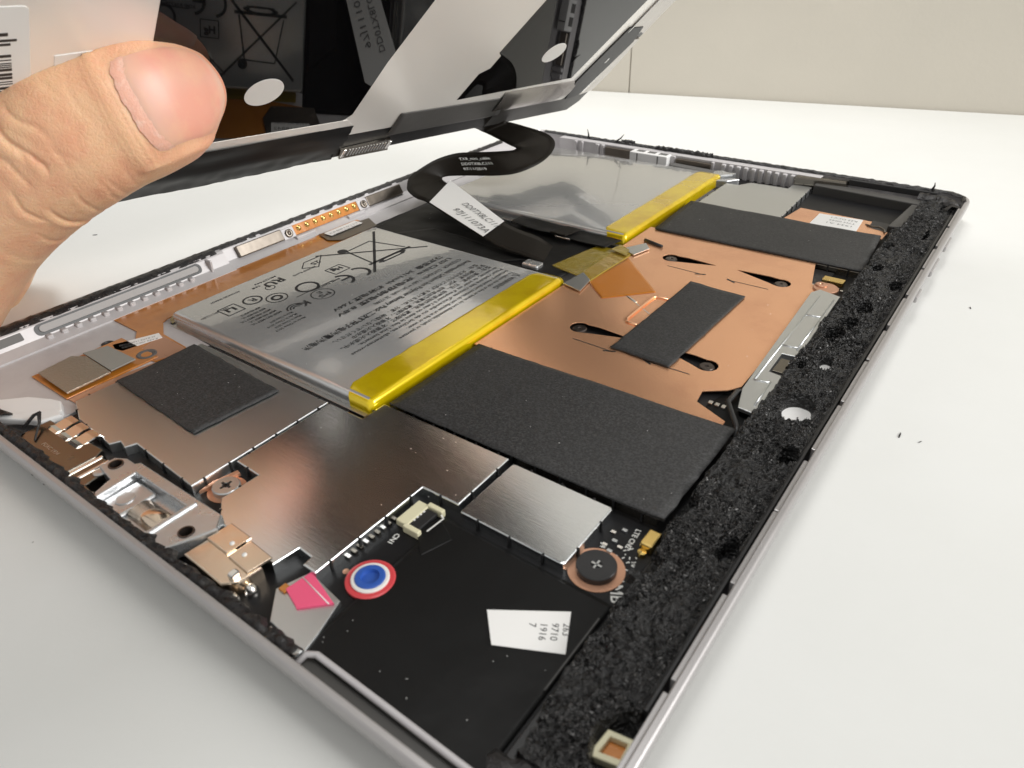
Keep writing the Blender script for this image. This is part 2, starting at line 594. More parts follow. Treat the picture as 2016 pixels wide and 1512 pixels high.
slope_plate('gasket_rim', 0.0, 2.9, 25.8, 71.6, -0.1, 0.10, 'plastic_black', chassis, 1.3)
slope_plate('gasket', 0.55, 2.25, 26.9, 70.5, 0.0, 0.45, 'gasket_light', chassis, 0.85)
slope_plate('wall_slot', 0.3, 2.3, 8.0, 23.0, -0.1, 0.06, 'gasket_grey', chassis, 0.3)
ribm = None
for i in range(12):
    y = 28.0 + i * 3.55
    if ribm is None:
        bm = bmesh.new()
        add_box(bm, -0.9, 1.0, -0.75, 0.75, -0.6, 0.9, 0.2, 1)
        ribm = finish('rib', bm, 'chassis_inner', chassis)
        ribm.location = Vector((7.0, y, 3.9)) * S
    else:
        copy_to(ribm, chassis, (7.0, y, 3.9))
box('wall_ridge', 4.6, 7.4, 73.6, 74.3, 3.4, 7.4, 'chassis_inner', chassis, 0.2)

# magnets on the keyboard edge
for y0, y1 in ((84.5, 101.0), (137.5, 154.5)):
    bm = bmesh.new()
    mt = Matrix.Translation((4.3, (y0 + y1) / 2, 5.6)) @ Matrix.Rotation(math.radians(-28), 4, 'Y')
    add_box(bm, -1.0, 1.0, -(y1 - y0) / 2, (y1 - y0) / 2, -1.75, 1.75, 0.25, 2, mt)
    finish('magnet', bm, 'magnet', chassis)

# keyboard contact strip: orange flex with gold pins, two screws, white lugs
cs = empty('contact_strip')
cs.parent = T
bm = bmesh.new()
mt = Matrix.Translation((4.25, 120.0, 5.65)) @ Matrix.Rotation(math.radians(-28), 4, 'Y')
add_box(bm, -0.35, 0.35, -14.5, 13.2, -1.7, 1.5, 0.1, 1, mt)
finish('flex_strip', bm, 'kapton_orange', cs)
pin = None
for i in range(8):
    y = -12.3 + i * 3.42
    p = mt @ Vector((0.45, y, 0.1))
    bm = bmesh.new()
    add_lathe(bm, 0, 0, [(0.85, -0.1), (0.85, 0.08), (0.6, 0.1), (0.55, 0.45), (0.3, 0.62), (0, 0.66)], 12)
    if pin is None:
        pin = finish('contact_pin', bm, 'gold', cs, True)
    else:
        bm.free()
        o = copy_to(pin, cs, (0, 0, 0))
        pinc = o
    oo = pin if i == 0 else pinc
    oo.location = p * S
    oo.rotation_euler = (0, math.radians(62), 0)
for y in (103.3, 135.6):
    bm = bmesh.new()
    add_box(bm, -0.3, 0.6, -2.4, 2.4, -1.9, 1.7, 0.25, 2, Matrix.Translation((4.4, y, 5.5)) @ Matrix.Rotation(math.radians(-28), 4, 'Y'))
    finish('lug', bm, 'chassis_inner', cs)
    bm = bmesh.new()
    add_lathe(bm, 0, 0, [(1.35, -0.3), (1.35, 0.25), (1.15, 0.42), (0.6, 0.42), (0.45, 0.15), (0, 0.12)], 16)
    bmesh.ops.transform(bm, matrix=Matrix.Translation((5.2, y, 5.7)) @ Matrix.Rotation(math.radians(62), 4, 'Y'), verts=bm.verts[:])
    finish('screw', bm, 'magnet', cs, True)
for y0, y1 in ((104.5, 112.0), (126.5, 134.0)):
    box('lug_arm', 6.0, 7.4, y0, y1, 3.2, 4.5, 'chassis_inner', cs, 0.3)

# orange keyboard flex along the battery
flex = prism('keyboard_flex', [(9.0, 42.6), (13.4, 42.6), (20.5, 42.6), (31, 35.5), (38.2, 37), (41.5, 43.8), (38, 45.0), (27.5, 45.6), (21.5, 49.2),
                              (20.6, 51.0), (20.8, 109), (20.8, 111), (19.0, 126), (14.0, 128.5), (8.5, 128.5), (6.4, 127), (6.0, 113), (9.0, 110)],
             2.8, 3.05, 'kapton_orange', T, label='orange flex cable running along the left battery')
prism('yellow_fringe', [(20.2, 53), (22.2, 50.6), (24.4, 50.0), (24.6, 70), (24.4, 96), (24.6, 121), (20.6, 121), (20.9, 100), (20.2, 84), (20.7, 66)], 3.1, 3.18, 'kapton_clear', flex)
prism('fold', [(9.2, 111.5), (15.5, 109.8), (19.3, 112.5), (19.3, 127.5), (12.0, 131)], 3.3, 3.5, 'magnet', flex)
prism('bare_traces', [(27.8, 44.9), (30.6, 36.2), (37.8, 37.4), (41.0, 43.6), (37.5, 44.6)], 3.06, 3.12, 'flex_copper', flex)
prism('bare_traces', [(36.6, 17.4), (41.0, 17.6), (41.6, 26), (41.9, 41), (39.0, 38.5), (37.4, 30)], 2.9, 3.1, 'flex_copper', flex)
lab = prism('white_label', [(22.3, 35.4), (26.3, 45.1), (29.2, 44.3), (27.2, 35.2), (24.8, 34.6)], 3.14, 3.2, 'label_white', flex)
bm = bmesh.new()
e_x = Vector((3.4, 9.3, 0)).normalized()
e_y = Vector((-e_x.y, e_x.x, 0))
add_text(bm, 'FPC-A0021 KEYB 07', 0.95, (24.7, 35.8, 3.23), e_x, e_y, width=8.3)
add_text(bm, 'X912457-001 REV B', 0.95, (26.1, 35.6, 3.23), e_x, e_y, width=8.3)
finish('printed_text', bm, 'ink_grey', lab)
lab = prism('white_label', rrect(10.6, 14.3, 112.4, 126.0, 0.4), 3.75, 3.83, 'label_white', flex)
bm = bmesh.new()
add_text(bm, '1916 A3 0047', 1.2, (13.9, 125.2, 3.86), (0, -1, 0), (1, 0, 0), width=12)
add_text(bm, 'M1018842', 1.2, (12.2, 125.2, 3.86), (0, -1, 0), (1, 0, 0), width=12)
finish('printed_text', bm, 'ink_grey', lab)

# little controller module beside it
ctl = box('controller_module', 20.8, 36.8, 17.2, 38.5, 2.8, 3.2, 'kapton_orange', T, 0.05, label='small flex module under speckled metal tape')
prism('metal_tape', [(22.6, 18.2), (36.4, 17.9), (36.0, 27.8), (24.5, 28.2), (21.4, 26.2)], 3.9, 4.3, 'speckled_tape', ctl, bev=0.08)
box('chip', 24, 35, 19, 26.5, 3.2, 3.9, 'plastic_black', ctl, 0.05)
prism('grey_sticker', [(22.0, 28.6), (35.4, 28.2), (35.2, 34.2), (23.6, 33.8)], 3.9, 4.15, 'grey_sticker', ctl, bev=0.06)
box('chip', 24, 34, 29, 33, 3.2, 3.9, 'plastic_black', ctl, 0.05)
prism('edge_tape', [(20.8, 21.0), (21.4, 26.2), (24.5, 28.2), (22.2, 28.4), (19.6, 24.6)], 2.9, 3.0, 'magnet', ctl)
lathe('screw', 33.6, 37.6, [(2.3, 2.8), (2.3, 3.3), (2.0, 3.4), (1.3, 3.2), (0.7, 2.9), (0, 2.9)], 'gasket_grey', T, 20)
lathe('hole_grommet', 20.3, 35.2, [(1.5, 2.7), (1.5, 3.0), (1.1, 3.05), (0.9, 2.8), (0, 2.8)], 'plastic_black', T, 18)

# white corner bracket at the near left
brk = prism('corner_bracket', [(22.6, 9.2), (26.8, 8.4), (30.8, 12.4), (35.6, 14.8), (38.4, 15.6), (41.8, 14.2), (43.6, 11.6), (46.6, 10.8), (44.8, 8.6),
                              (40.2, 9.2), (35.2, 5.2), (31.5, 3.2), (28, 4.2)], 2.75, 4.2, 'white_plastic', T, bev=0.3)
prism('bracket_arm', [(33.0, 2.8), (44.6, 9.0), (46.0, 12.6), (43, 13.2), (38.5, 8.4), (32.5, 4.6)], 4.2, 5.4, 'white_plastic', brk, bev=0.4)
lumpy_strip('adhesive_lump', [(20, 4), (30, 3.4), (38, 4.4)], 2.6, 5.6, 1.2, 'adhesive_black', chassis, 11, rag=0.5)


# ------------------------------------------------------------------ circuit board and the cans on it
board = prism('circuit_board', [(43, 2.6), (160, 2.6), (160, 240), (97, 240), (97, 123.5), (90, 123.5), (90, 49), (43, 49)], 1.3, 2.4, 'board_black', T,
              label='black circuit board under the shields')


def shield(name, poly, z1, m, slits=True, z0=2.4, bev=0.28, label=None, every=5.2):
    o = prism(name, poly, z0, z1, m, T, bev=bev, seg=3, label=label)
    if slits:
        bm = bmesh.new()
        n = len(poly)
        for i in range(n):
            a, b = Vector(poly[i]), Vector(poly[(i + 1) % n])
            d = b - a
            k = int(d.length / every)
            if k < 1:
                continue
            d.normalize()
            nn = Vector((d.y, -d.x))
            for j in range(k):
                c = a + d * ((j + 0.5) * (b - a).length / k)
                mt = Matrix.Translation((c.x, c.y, 0)) @ Matrix.Rotation(math.atan2(d.y, d.x), 4, 'Z')
                add_box(bm, -0.17, 0.17, -0.30, 0.06, z0 + 0.1, z1 + 0.012, 0, 1, mt)
                add_box(bm, -0.17, 0.17, -0.06, 0.30, z0 + 0.1, z1 + 0.012, 0, 1, mt)
        finish('slit', bm, 'plastic_black', o)
        o['kind'] = 'part'
        del o['kind']
    return o


big_shield = shield('shield_can', [(86.9, 47.2), (86.9, 24.4), (93.6, 24.2), (93.4, 16.6), (98.4, 12.8), (113.4, 11.9), (114.0, 16.6), (117.0, 16.4), (117.2, 14.6), (120.2, 14.6), (120.4, 38.6), (128.4, 38.8),
                                   (128.2, 53.6), (96.4, 53.4), (96.4, 47.2)], 4.4, 'steel_shield', label='large brushed steel shield beside the left battery')
shield('shield_can', [(41.4, 17.2), (48.5, 14.4), (62.0, 13.4), (63.0, 15.2), (65.5, 14.6), (66.3, 16.6), (86.3, 15.4), (86.3, 47.2), (42, 47.2)], 4.4, 'steel_matte',
       label='matte steel shield with a dark pad on it')
shield('shield_can', rrect(129.6, 150.3, 37.6, 53.0, 0.6, 2), 4.4, 'steel_shield', label='small square steel shield near the round black screw')
shield('shield_can', [(98.2, 54.8), (157.4, 54.8), (157.4, 83.6), (98.2, 83.6)], 4.4, 'steel_dark', label='shield hidden under the large dark pad')
shield('shield_can', [(99, 170.8), (159, 171.6), (157, 200.0), (98, 199.8)], 4.4, 'steel_dark')
far_shield = shield('shield_can', [(99, 200.2), (127.4, 200.2), (126.4, 237.2), (119.6, 237.0), (119.6, 231.6), (106.4, 231.2), (103.6, 226.2), (99, 226)], 4.4,
                    'steel_matte', label='bare steel shield at the far side')
for i in range(5):
    box('board_part', 107.5 + i * 2.3, 109.2 + i * 2.3, 233.0, 234.0, 2.4, 3.6, 'chrome' if i % 2 else 'plastic_black', board, 0.1)

# dark pads
PADS = ((('97.8', 0), [(97.7, 53.7), (158.7, 54.4), (158.9, 84.6), (97.8, 82.9)], 'large dark foam pad across the middle of the board'),
        ((0, 0), [(98.6, 170.2), (160.0, 171.4), (157.8, 200.4), (97.0, 200.1)], 'dark foam pad near the far right corner'),
        ((0, 0), [(123.6, 98.7), (138.4, 98.0), (139.3, 139.9), (124.2, 140.3)], 'small dark pad stuck on the copper plate'),
        ((0, 0), [(42.2, 26.2), (73.1, 24.6), (74.7, 43.8), (41.9, 45.4)], 'dark square pad on the near left shield'))


def pad(poly, z, label, i):
    bm = bmesh.new()
    n = 28
    A, B, C, D = [Vector(p) for p in poly]
    grid = []
    for a in range(n + 1):
        row = []
        for b in range(n + 1):
            u, v = a / n, b / n
            p = A.lerp(B, u).lerp(D.lerp(C, u), v)
            edge = min(u, 1 - u, v, 1 - v)
            w = 0.16 * nval(p.x * 0.09, p.y * 0.09, i * 3.3)
            if edge < 0.001:
                p = p + Vector((0.22 * nval(p.y * 0.35, i, 1.0), 0.22 * nval(p.x * 0.35, i, 5.0)))
            w += 0.45 * max(0.0, nval(i * 7.7, 1.0, 0.5) + 0.6) * max(0.0, 1 - (Vector(p) - Vector(poly[(i + 1) % 4])).length / 6.0)
            zz = z + w + (0.0 if edge > 0.001 else -0.10)
            row.append(bm.verts.new((p.x, p.y, zz)))
        grid.append(row)
    for a in range(n):
        for b in range(n):
            f = bm.faces.new((grid[a][b], grid[a + 1][b], grid[a + 1][b + 1], grid[a][b + 1]))
            f.smooth = True
    border = [grid[a][0] for a in range(n)] + [grid[n][b] for b in range(n)] + [grid[n - a][n] for a in range(n)] + [grid[0][n - b] for b in range(n)]
    low = [bm.verts.new((v.co.x, v.co.y, z - 0.42)) for v in border]
    for k in range(len(border)):
        bm.faces.new((border[k], low[k], low[(k + 1) % len(low)], border[(k + 1) % len(border)]))
    return finish('foam_pad', bm, 'foam_pad', T, False, label)


for i, (_, poly, lb) in enumerate(PADS):
    pad(poly, 5.0, lb, i)

# copper heat spreader with sprung screw slots
SCR = [(112.5, 103.4, 1), (144.6, 104.0, -1), (112.4, 153.2, 1), (143.9, 153.6, -1)]


def slot(x, y, s):
    pts = []
    for k in range(10):
        a = math.radians(65 + 230 * k / 9)
        pts.append((x + s * 2.5 * math.cos(a), y + 2.5 * math.sin(a)))
    # tapering tail
    tail = [(x + s * 3.0, y - 1.5), (x + s * 12.6, y + 1.6), (x + s * 12.6, y + 1.9), (x + s * 4.0, y + 2.6)]
    lp = pts + tail
    return lp if s > 0 else lp[::-1]


copper = prism('heat_spreader', [(96.3, 83.0), (96.3, 172), (147.3, 172.2), (150.7, 157.6), (154, 154.5), (154, 100), (152.2, 97.2), (148.0, 94.0), (148.6, 89.8), (156, 86.5), (156, 83)],
               4.15, 4.4, 'copper_sheet', T, holes=[slot(*s) for s in SCR], bev=0.05, label='bare copper heat spreader plate over the processor')
box('plate_base', 97.5, 153, 86.5, 171, 2.45, 2.9, 'plastic_black', T, 0)
scr0 = None
for i, (x, y, s) in enumerate(SCR):
    bm = bmesh.new()
    add_lathe(bm, 0, 0, [(1.75, -1.2), (1.75, 0.25), (1.5, 0.45), (0.5, 0.45), (0.4, 0.2), (0, 0.2)], 18)
    if scr0 is None:
        scr0 = finish('screw', bm, 'screw_dark', T, False, 'dark screw holding the copper plate')
        scr0.location = Vector((x, y, 3.75)) * S
    else:
        bm.free()
        copy_to(scr0, T, (x, y, 3.75))
for x, y, s in SCR:
    bm = bmesh.new()
    add_stroke(bm, (x + s * 1.5, y - 5.6), (x + s * 12.5, y - 6.8 * 0.86), 0.25, 4.41, 0.03)
    finish('cut_line', bm, 'plastic_black', copper)
    bm = bmesh.new()
    add_stroke(bm, (x + s * 10.2, y - 6.6), (x + s * 12.8, y - 5.3), 0.5, 4.41, 0.03)
    finish('cut_line', bm, 'plastic_black', copper)
tube('raised_edge', [(123.4, 111.6, 4.42), (120.6, 111.9, 4.5), (119.9, 113.2, 4.62), (119.9, 127.0, 4.62), (120.6, 128.1, 4.5), (123.6, 128.2, 4.42)], 0.42, 'copper_sheet', copper, 8)
bm = bmesh.new()
add_stroke(bm, (108.5, 127.6), (123.3, 118.6), 0.28, 4.41, 0.02)
add_stroke(bm, (109.5, 126.5), (117.5, 122.6), 0.6, 4.41, 0.02)
finish('scratch', bm, 'chrome', copper)

# far copper patch with label
cp2 = prism('copper_patch', [(127.8, 200.0), (158.2, 200.0), (158.4, 206.6), (154.2, 207.2), (152.4, 208.4), (152.2, 213.6), (129.6, 214.6)], 3.8, 4.2, 'copper_sheet', T, bev=0.1)
lab = prism('white_label', [(136.4, 200.6), (150.4, 200.6), (149.6, 213.3), (136.4, 212.2)], 4.21, 4.28, 'label_white', cp2)
bm = bmesh.new()
for k, s in enumerate(('R33 DCC1', 'T7H 0042', '1934 A1')):
    add_text(bm, s, 1.7, (148.6, 211.2 - k * 2.6, 4.31), (-1, 0, 0), (0, -1, 0), width=8.0)
finish('printed_text', bm, 'ink_grey', lab)
prism('dark_bay', [(128.2, 214.8), (161, 214.2), (161, 238.5), (127.2, 238.8)], 1.3, 2.1, 'plastic_dark', T)
prism('bay_step', [(127.0, 236.4), (162.5, 233.6), (162.8, 238.6), (126.8, 241.0)], 2.1, 5.6, 'plastic_dark', T, bev=0.4)
prism('bay_wall', [(157.6, 209.0), (161.4, 209.0), (161.8, 233.2), (159.4, 233.2)], 2.1, 5.4, 'plastic_dark', T, bev=0.3)
prism('bay_block', [(150.8, 209.2), (157.4, 208.6), (158.6, 217.8), (151.6, 218.4)], 2.1, 3.0, 'plastic_black', T, bev=0.3)
tube('torn_wire', [(151.2, 210.0, 4.2), (152.2, 208.8, 4.5), (153.4, 208.6, 4.4), (155.2, 208.8, 4.6), (157.0, 207.4, 4.5), (157.8, 205.2, 4.5)], 0.28, 'magnet', T, 6)

# steel strip bracket beside the foam edge
bk = prism('steel_bracket', [(152.4, 151.2), (153.8, 154.0), (159.2, 152.4), (160.0, 117.2), (156.6, 116.8), (156.8, 108.0), (160.0, 107.6), (160.2, 91.2), (156.4, 91.6), (154.6, 98.6)],
           4.2, 5.0, 'steel_matte', T, bev=0.12, label='pale steel strip beside the torn foam edge')
bm = bmesh.new()
for p, q in (((154.9, 149.5), (155.4, 103)), ((158.4, 149.5), (158.8, 120)), ((155.2, 138), (158.4, 138.6)), ((155.4, 120.6), (158.7, 121)),
             ((155.4, 103), (158.4, 103.8)), ((158.6, 104), (158.9, 94))):
    add_tube(bm, [(p[0], p[1], 5.0), (q[0], q[1], 5.0)], 0.22, 6)
finish('pressed_rib', bm, 'steel_matte', bk, True)
box('dark_window', 156.4, 160.4, 107.4, 117.4, 3.0, 4.3, 'plastic_black', bk, 0.05)
box('window_chip', 157.0, 159.4, 109.5, 115.5, 4.3, 4.6, 'steel_dark', bk, 0.08)
box('gold_bar', 159.6, 160.2, 108.6, 115.8, 4.3, 4.75, 'gold', bk, 0.05)
lathe('screw_pad', 154.6, 156.2, [(3.2, 2.5), (3.2, 4.7), (3.0, 4.85), (0, 4.85)], 'flex_copper', T, 24)
lathe('screw', 153.2, 157.0, [(1.5, 4.7), (1.5, 5.1), (1.2, 5.25), (0.5, 5.25), (0.3, 5.0), (0, 5.0)], 'flex_copper', T, 18)
box('gold_connector', 151.6, 157.2, 163.6, 166.2, 2.4, 3.8, 'gold', T, 0.25)
for k in range(7):
    box('board_part', 149.8 + k * 1.25, 150.6 + k * 1.25, 160.2 + (k % 2) * 0.9, 160.9 + (k % 2) * 0.9, 2.4, 3.0, 'chrome', board, 0.08)
tube('antenna_wire', [(156.0, 101.0, 3.6), (154.0, 97.5, 4.6), (154.2, 92, 5.2), (156.4, 88.5, 5.2), (158.6, 85.6, 4.8), (159.6, 83.0, 4.2)], 0.55, 'plastic_black', T, 8,
     label='thin black wire looping beside the steel strip')
prism('black_flap', [(151.5, 97.5), (154.6, 98.4), (157.0, 91.4), (160.4, 90.6), (160.4, 85.0), (156.6, 85.2), (150.2, 91.0)], 2.4, 3.2, 'film_black', T)
for k in range(3):
    box('board_part', 150.3 + k * 1.4, 151.2 + k * 1.4, 91.4, 92.5, 3.2, 3.9, 'chrome', board, 0.1)

# ------------------------------------------------------------------ batteries
def battery(x0, x1, y0, y1, label, seed):
    bm = bmesh.new()
    add_box(bm, x0, x1, y0, y1, 1.7, 6.0, 1.3, 4)
    for v in bm.verts:
        v.co.z += 0.0
    o = finish('battery', bm, 'pouch_foil', T, True, label)
    # film flanges
    for (a, b, c, d) in ((x0 + 0.5, x1 - 1, y0 - 1.1, y0 + 0.6), (x0 - 0.9, x0 + 0.6, y0 + 1, y1 - 1)):
        box('film_flange', a, b, c, d, 2.6, 2.85, 'pouch_side', o, 0.08)
    # yellow tape folded over the board-side edge
    bm = bmesh.new()
    rows = []
    ny = 40
    for k in range(ny + 1):
        y = y0 - 0.15 + (y1 - y0 + 0.3) * k / ny
        e = min(y - y0, y1 - y)
        xin = x1 - 8.6 + max(0.0, 3.0 - e) * 0.75 + 0.25 * nval(y * 0.3, seed, 2.0)
        prof = [(xin, 6.03), (xin + 0.05, 6.055)]
        for f in np.linspace(0.1, 1, 6):
            prof.append((xin + f * (x1 - 1.25 - xin), 6.06))
        for a in np.linspace(80, 0, 7):
            prof.append((x1 - 1.3 + 1.38 * math.cos(math.radians(a)), 4.7 + 1.38 * math.sin(math.radians(a))))
        prof += [(x1 + 0.10, 3.4), (x1 + 0.05, 2.1)]
        sq = 0.35 * max(0, 1 - e / 1.3) if e < 1.3 else 0.0
        rows.append([bm.verts.new((x, y, z - sq * (1 if z > 3 else 0))) for x, z in prof])
    for a, b in zip(rows, rows[1:]):
        for i in range(len(a) - 1):
            bm.faces.new((a[i], b[i], b[i + 1], a[i + 1]))
    # end caps folded down
    for row, sgn in ((rows[0], -1), (rows[-1], 1)):
        low = [bm.verts.new((v.co.x, v.co.y + sgn * 0.05, max(1.9, v.co.z - 3.0))) for v in row]
        for i in range(len(row) - 1):
            bm.faces.new((row[i], row[i + 1], low[i + 1], low[i]))
    finish('yellow_tape', bm, 'tape_yellow', o, True)
    return o


batA = battery(24.0, 95.6, 50.4, 122.2, 'left battery covered in printed symbols and small text', 1)
batB = battery(20.8, 95.2, 157.2, 230.6, 'far battery with a plain shiny wrapper, no print', 2)

# print on the near battery: reads towards the camera end, letters up towards the tape
EX, EY = (0, -1, 0), (1, 0, 0)
ZP = 6.02
bm = bmesh.new()


def bt(s, size, x, y, width=None, bold=0.0):
    bold += 0.022 * size
    add_text(bm, s, size, (x, y, ZP), EX, EY, (0, 0, 1), bold, width)


bt('\u26a0 WARNING', 2.2, 83.6, 117.6, 11.0, 0.02)
bt('To reduce the risk of fire or burns, do not disassemble, crush, or puncture', 1.55, 81.7, 117.6, 44.5)
bt('the battery. Avoid short contact, do not dispose of in fire or water.', 1.55, 79.9, 117.6, 40.0)
bt('Pour r\u00e9duire les risques d\'incendie ou de br\u00fblures, abstenez-vous', 1.55, 77.9, 117.6, 56.0)
bt('de percer, de jeter ou d\'exposer \u00e0 l\'eau ou dans le feu. Une batterie.', 1.55, 76.1, 117.6, 52.0)
CJ = ['\u8b66\u544a\uff1a\u8bf7\u52ff\u62c6\u89e3\u3001\u6324\u538b\u3001\u523a\u7a7f\u6216\u52a0\u70ed\u7535\u6c60\uff0c\u907f\u514d\u77ed\u8def\uff0c\u4e0d\u8981\u6295\u5165\u706b\u6216\u6c34\u4e2d\u3002',
      '\u8b66\u544a\uff1a\u8acb\u52ff\u62c6\u89e3\u3001\u64e0\u58d3\u3001\u523a\u7a7f\u6216\u52a0\u71b1\u96fb\u6c60\uff0c\u907f\u514d\u77ed\u8def\uff0c\u4e0d\u8981\u6295\u5165\u706b\u6216\u6c34\u4e2d',
      '\u8b66\u544a\uff1a\u706b\u707d\u3084\u3084\u3051\u3069\u306e\u5371\u967a\u3092\u907f\u3051\u308b\u305f\u3081\u3001\u5206\u89e3\u3001\u7834\u58ca\u3057\u306a\u3044\u3067\u304f\u3060\u3055\u3044\u3002']
bt(CJ[0], 1.6, 74.0, 117.0, 55)
bt(CJ[1], 1.6, 72.1, 117.0, 50)
bt(CJ[2], 1.6, 70.2, 116.0, 53)
bt('Rechargeable Lithium Ion Polymer Battery Pack \u4e8c\u6b21\u9502\u79bb\u5b50\u7535\u6c60/\u96fb\u6c60/\u7535\u6c60', 2.3, 66.6, 117.0, 60, 0.02)
bt('CYQUHOK  G16TA047H  7.66V \u2393 3411mAh  26.12Wh', 1.9, 63.8, 116.4, 34)
bt('USI China  \u5145\u7535\u9650\u5236\u7535\u538b 8.8V', 2.0, 60.8, 115.6, 43, 0.02)
bt('\u989d\u5b9a\u5bb9\u91cf  3411mAh  \u6807\u79f0\u7535\u538b 7.66V', 2.0, 57.8, 115.0, 41, 0.02)
# CE mark
for (cx, cy) in ((46.6, 94.2), (46.6, 88.2)):
    n = 14
    pts = [(cx + 3.2 * math.cos(math.radians(20 + 140 * 0 + a)), cy + 3.0 * math.sin(math.radians(a))) for a in ()]
    arc = [(cx + 3.3 * math.cos(math.radians(a)), cy - 0.6 + 3.3 * math.sin(math.radians(a))) for a in np.linspace(10, 170, n)]
    for p, q in zip(arc, arc[1:]):
        add_stroke(bm, p, q, 0.85, ZP)
add_stroke(bm, (46.6, 87.6), (46.6, 90.6), 0.8, ZP)
# rings and approvals
for x, y, r, w in ((41.8, 79.8, 3.3, 0.75), (48.6, 79.2, 3.2, 0.3), (40.2, 71.0, 2.9, 0.35), (36.0, 66.5, 2.6, 0.5), (33.6, 74.0, 1.4, 0.25)):
    add_ring(bm, x, y, r, w, ZP)
add_ring(bm, 40.2, 71.0, 1.6, 0.7, ZP)
bt('PS', 2.4, 48.6, 81.2, 3.8)
bt('E', 2.0, 46.6, 80.0, 1.5)
bt('R', 3.0, 35.0, 67.6, 2.0)
bt('RU', 4.2, 30.4, 79.8, 6.0, 0.05)
bt('us', 1.6, 30.0, 73.2, 2.6)
bt('MH29443', 1.2, 28.4, 79.6, 7.0)
bt('R33038 RoHS', 1.2, 32.6, 90.2, 8.0)
bt('ADVANCED ENERGY', 1.1, 28.2, 68.0, 9.0)
bt('100% RECYCLED', 1.1, 34.0, 60.5, 8.0)
bt('BSMI R36729', 1.2, 44.6, 88.4, 8.0)
add_stroke(bm, (44.4, 86.8), (44.4, 74.0), 0.28, ZP)
# KC mark
for k in range(3):
    arc = [(49.4 + (1.0 + 0.8 * k) * math.cos(math.radians(a)), 70.2 + (1.0 + 0.8 * k) * math.sin(math.radians(a))) for a in np.linspace(100, 260, 8)]
    for p, q in zip(arc, arc[1:]):
        add_stroke(bm, p, q, 0.4, ZP)
bt('K', 4.0, 47.6, 74.2, 3.0, 0.05)
for k, w in enumerate((9, 8, 9, 7, 6)):
    bt('MSIP-REI-MS9 UL', 1.25, 45.6 - k * 1.6 + 1.5, 66.6 - 0.4 * k, w)
for k, w in enumerate((9, 8, 9, 7)):
    bt('Made in China 2019', 1.25, 54.6 - k * 1.6, 68.0, w)
# diamond and recycle boxes
for lp in ([(28.2, 96.5), (31.0, 93.5), (34.0, 90.5), (31.0, 87.0), (28.2, 90.0)], [(33.6, 62.4), (33.6, 57.6), (38.6, 57.6), (38.6, 62.4)],
           [(37.6, 94.8), (42.2, 94.8), (42.2, 89.6), (37.6, 89.6)]):
    for i in range(len(lp)):
        add_stroke(bm, lp[i], lp[(i + 1) % len(lp)], 0.3, ZP)
bt('25', 2.6, 30.2, 93.4, 3.0)
bt('Li', 3.0, 35.0, 61.4, 2.8, 0.06)
bt('Hg', 2.6, 38.8, 93.9, 3.4, 0.08)
# crossed-out bin
for p, q, w in (((27.6, 118.4), (50.2, 96.6), 0.85), ((27.4, 95.0), (50.0, 118.6), 0.6), ((44.6, 100.8), (32.6, 102.4), 0.5), ((44.6, 114.6), (32.2, 112.0), 0.4),
                ((32.6, 102.4), (32.2, 112.0), 0.4), ((45.2, 99.4), (45.6, 115.6), 0.9), ((47.0, 103.0), (47.2, 111.6), 0.5)):
    add_stroke(bm, p, q, w, ZP)
add_ring(bm, 31.4, 101.8, 1.5, 1.4, ZP)
add_ring(bm, 46.4, 107.4, 1.0, 0.35, ZP, sy=5.5)
finish('printed_text', bm, 'ink_black', batA)

# ------------------------------------------------------------------ dark tape nest between the batteries
def sheet(name, poly, z, amp, m, parent, seed, n=26, label=None, thick=0.25, freq=0.08):
    A, B, C, D = [Vector(p) for p in poly]
    bm = bmesh.new()
    g = []
    for a in range(n + 1):
        row = []
        for b in range(n + 1):
            u, v = a / n, b / n
            p = A.lerp(B, u).lerp(D.lerp(C, u), v)
            zz = z[0] * (1 - u) + z[1] * u + amp * (nval(p.x * freq, p.y * freq, seed) + 0.4 * nval(p.x * freq * 3, p.y * freq * 3, seed + 4))
            row.append(bm.verts.new((p.x, p.y, zz)))
        g.append(row)
    for a in range(n):
        for b in range(n):
            bm.faces.new((g[a][b], g[a + 1][b], g[a + 1][b + 1], g[a][b + 1]))
    low = {}
    border = [g[a][0] for a in range(n)] + [g[n][b] for b in range(n)] + [g[n - a][n] for a in range(n)] + [g[0][n - b] for b in range(n)]
    lo = [bm.verts.new((v.co.x, v.co.y, v.co.z - thick)) for v in border]
    for k in range(len(border)):
        bm.faces.new((border[k], lo[k], lo[(k + 1) % len(lo)], border[(k + 1) % len(border)]))
    return finish(name, bm, m, parent, True, label)


nest = sheet('black_tape', [(17.5, 123.6), (91.5, 123.2), (97.0, 151.0), (17.0, 156.6)], (3.0, 3.9), 0.35, 'film_black', T, 3.0, 36, 'black tape covering the gap between the two batteries')
sheet('tape_flap', [(58.0, 149.5), (93.5, 148.4), (94.4, 156.4), (57.0, 156.8)], (5.4, 4.8), 0.5, 'film_black', nest, 8.0)
sheet('tape_flap', [(30.0, 124.2), (70.0, 123.6), (79.0, 131.5), (38.0, 134.5)], (4.3, 4.0), 0.35, 'film_black', nest, 14.0)
prism('tape_gloss', [(73.4, 149.0), (79.2, 148.6), (80.6, 155.4), (75.6, 156.0)], 5.3, 5.65, 'ribbon_black', nest, bev=0.15)
box('latch', 79.2, 84.6, 125.6, 129.2, 3.6, 5.2, 'aluminium_cast', nest, 0.5)
box('silver_tab', 76.2, 81.4, 147.6, 148.1, 4.6, 5.2, 'chrome', nest, 0.05)
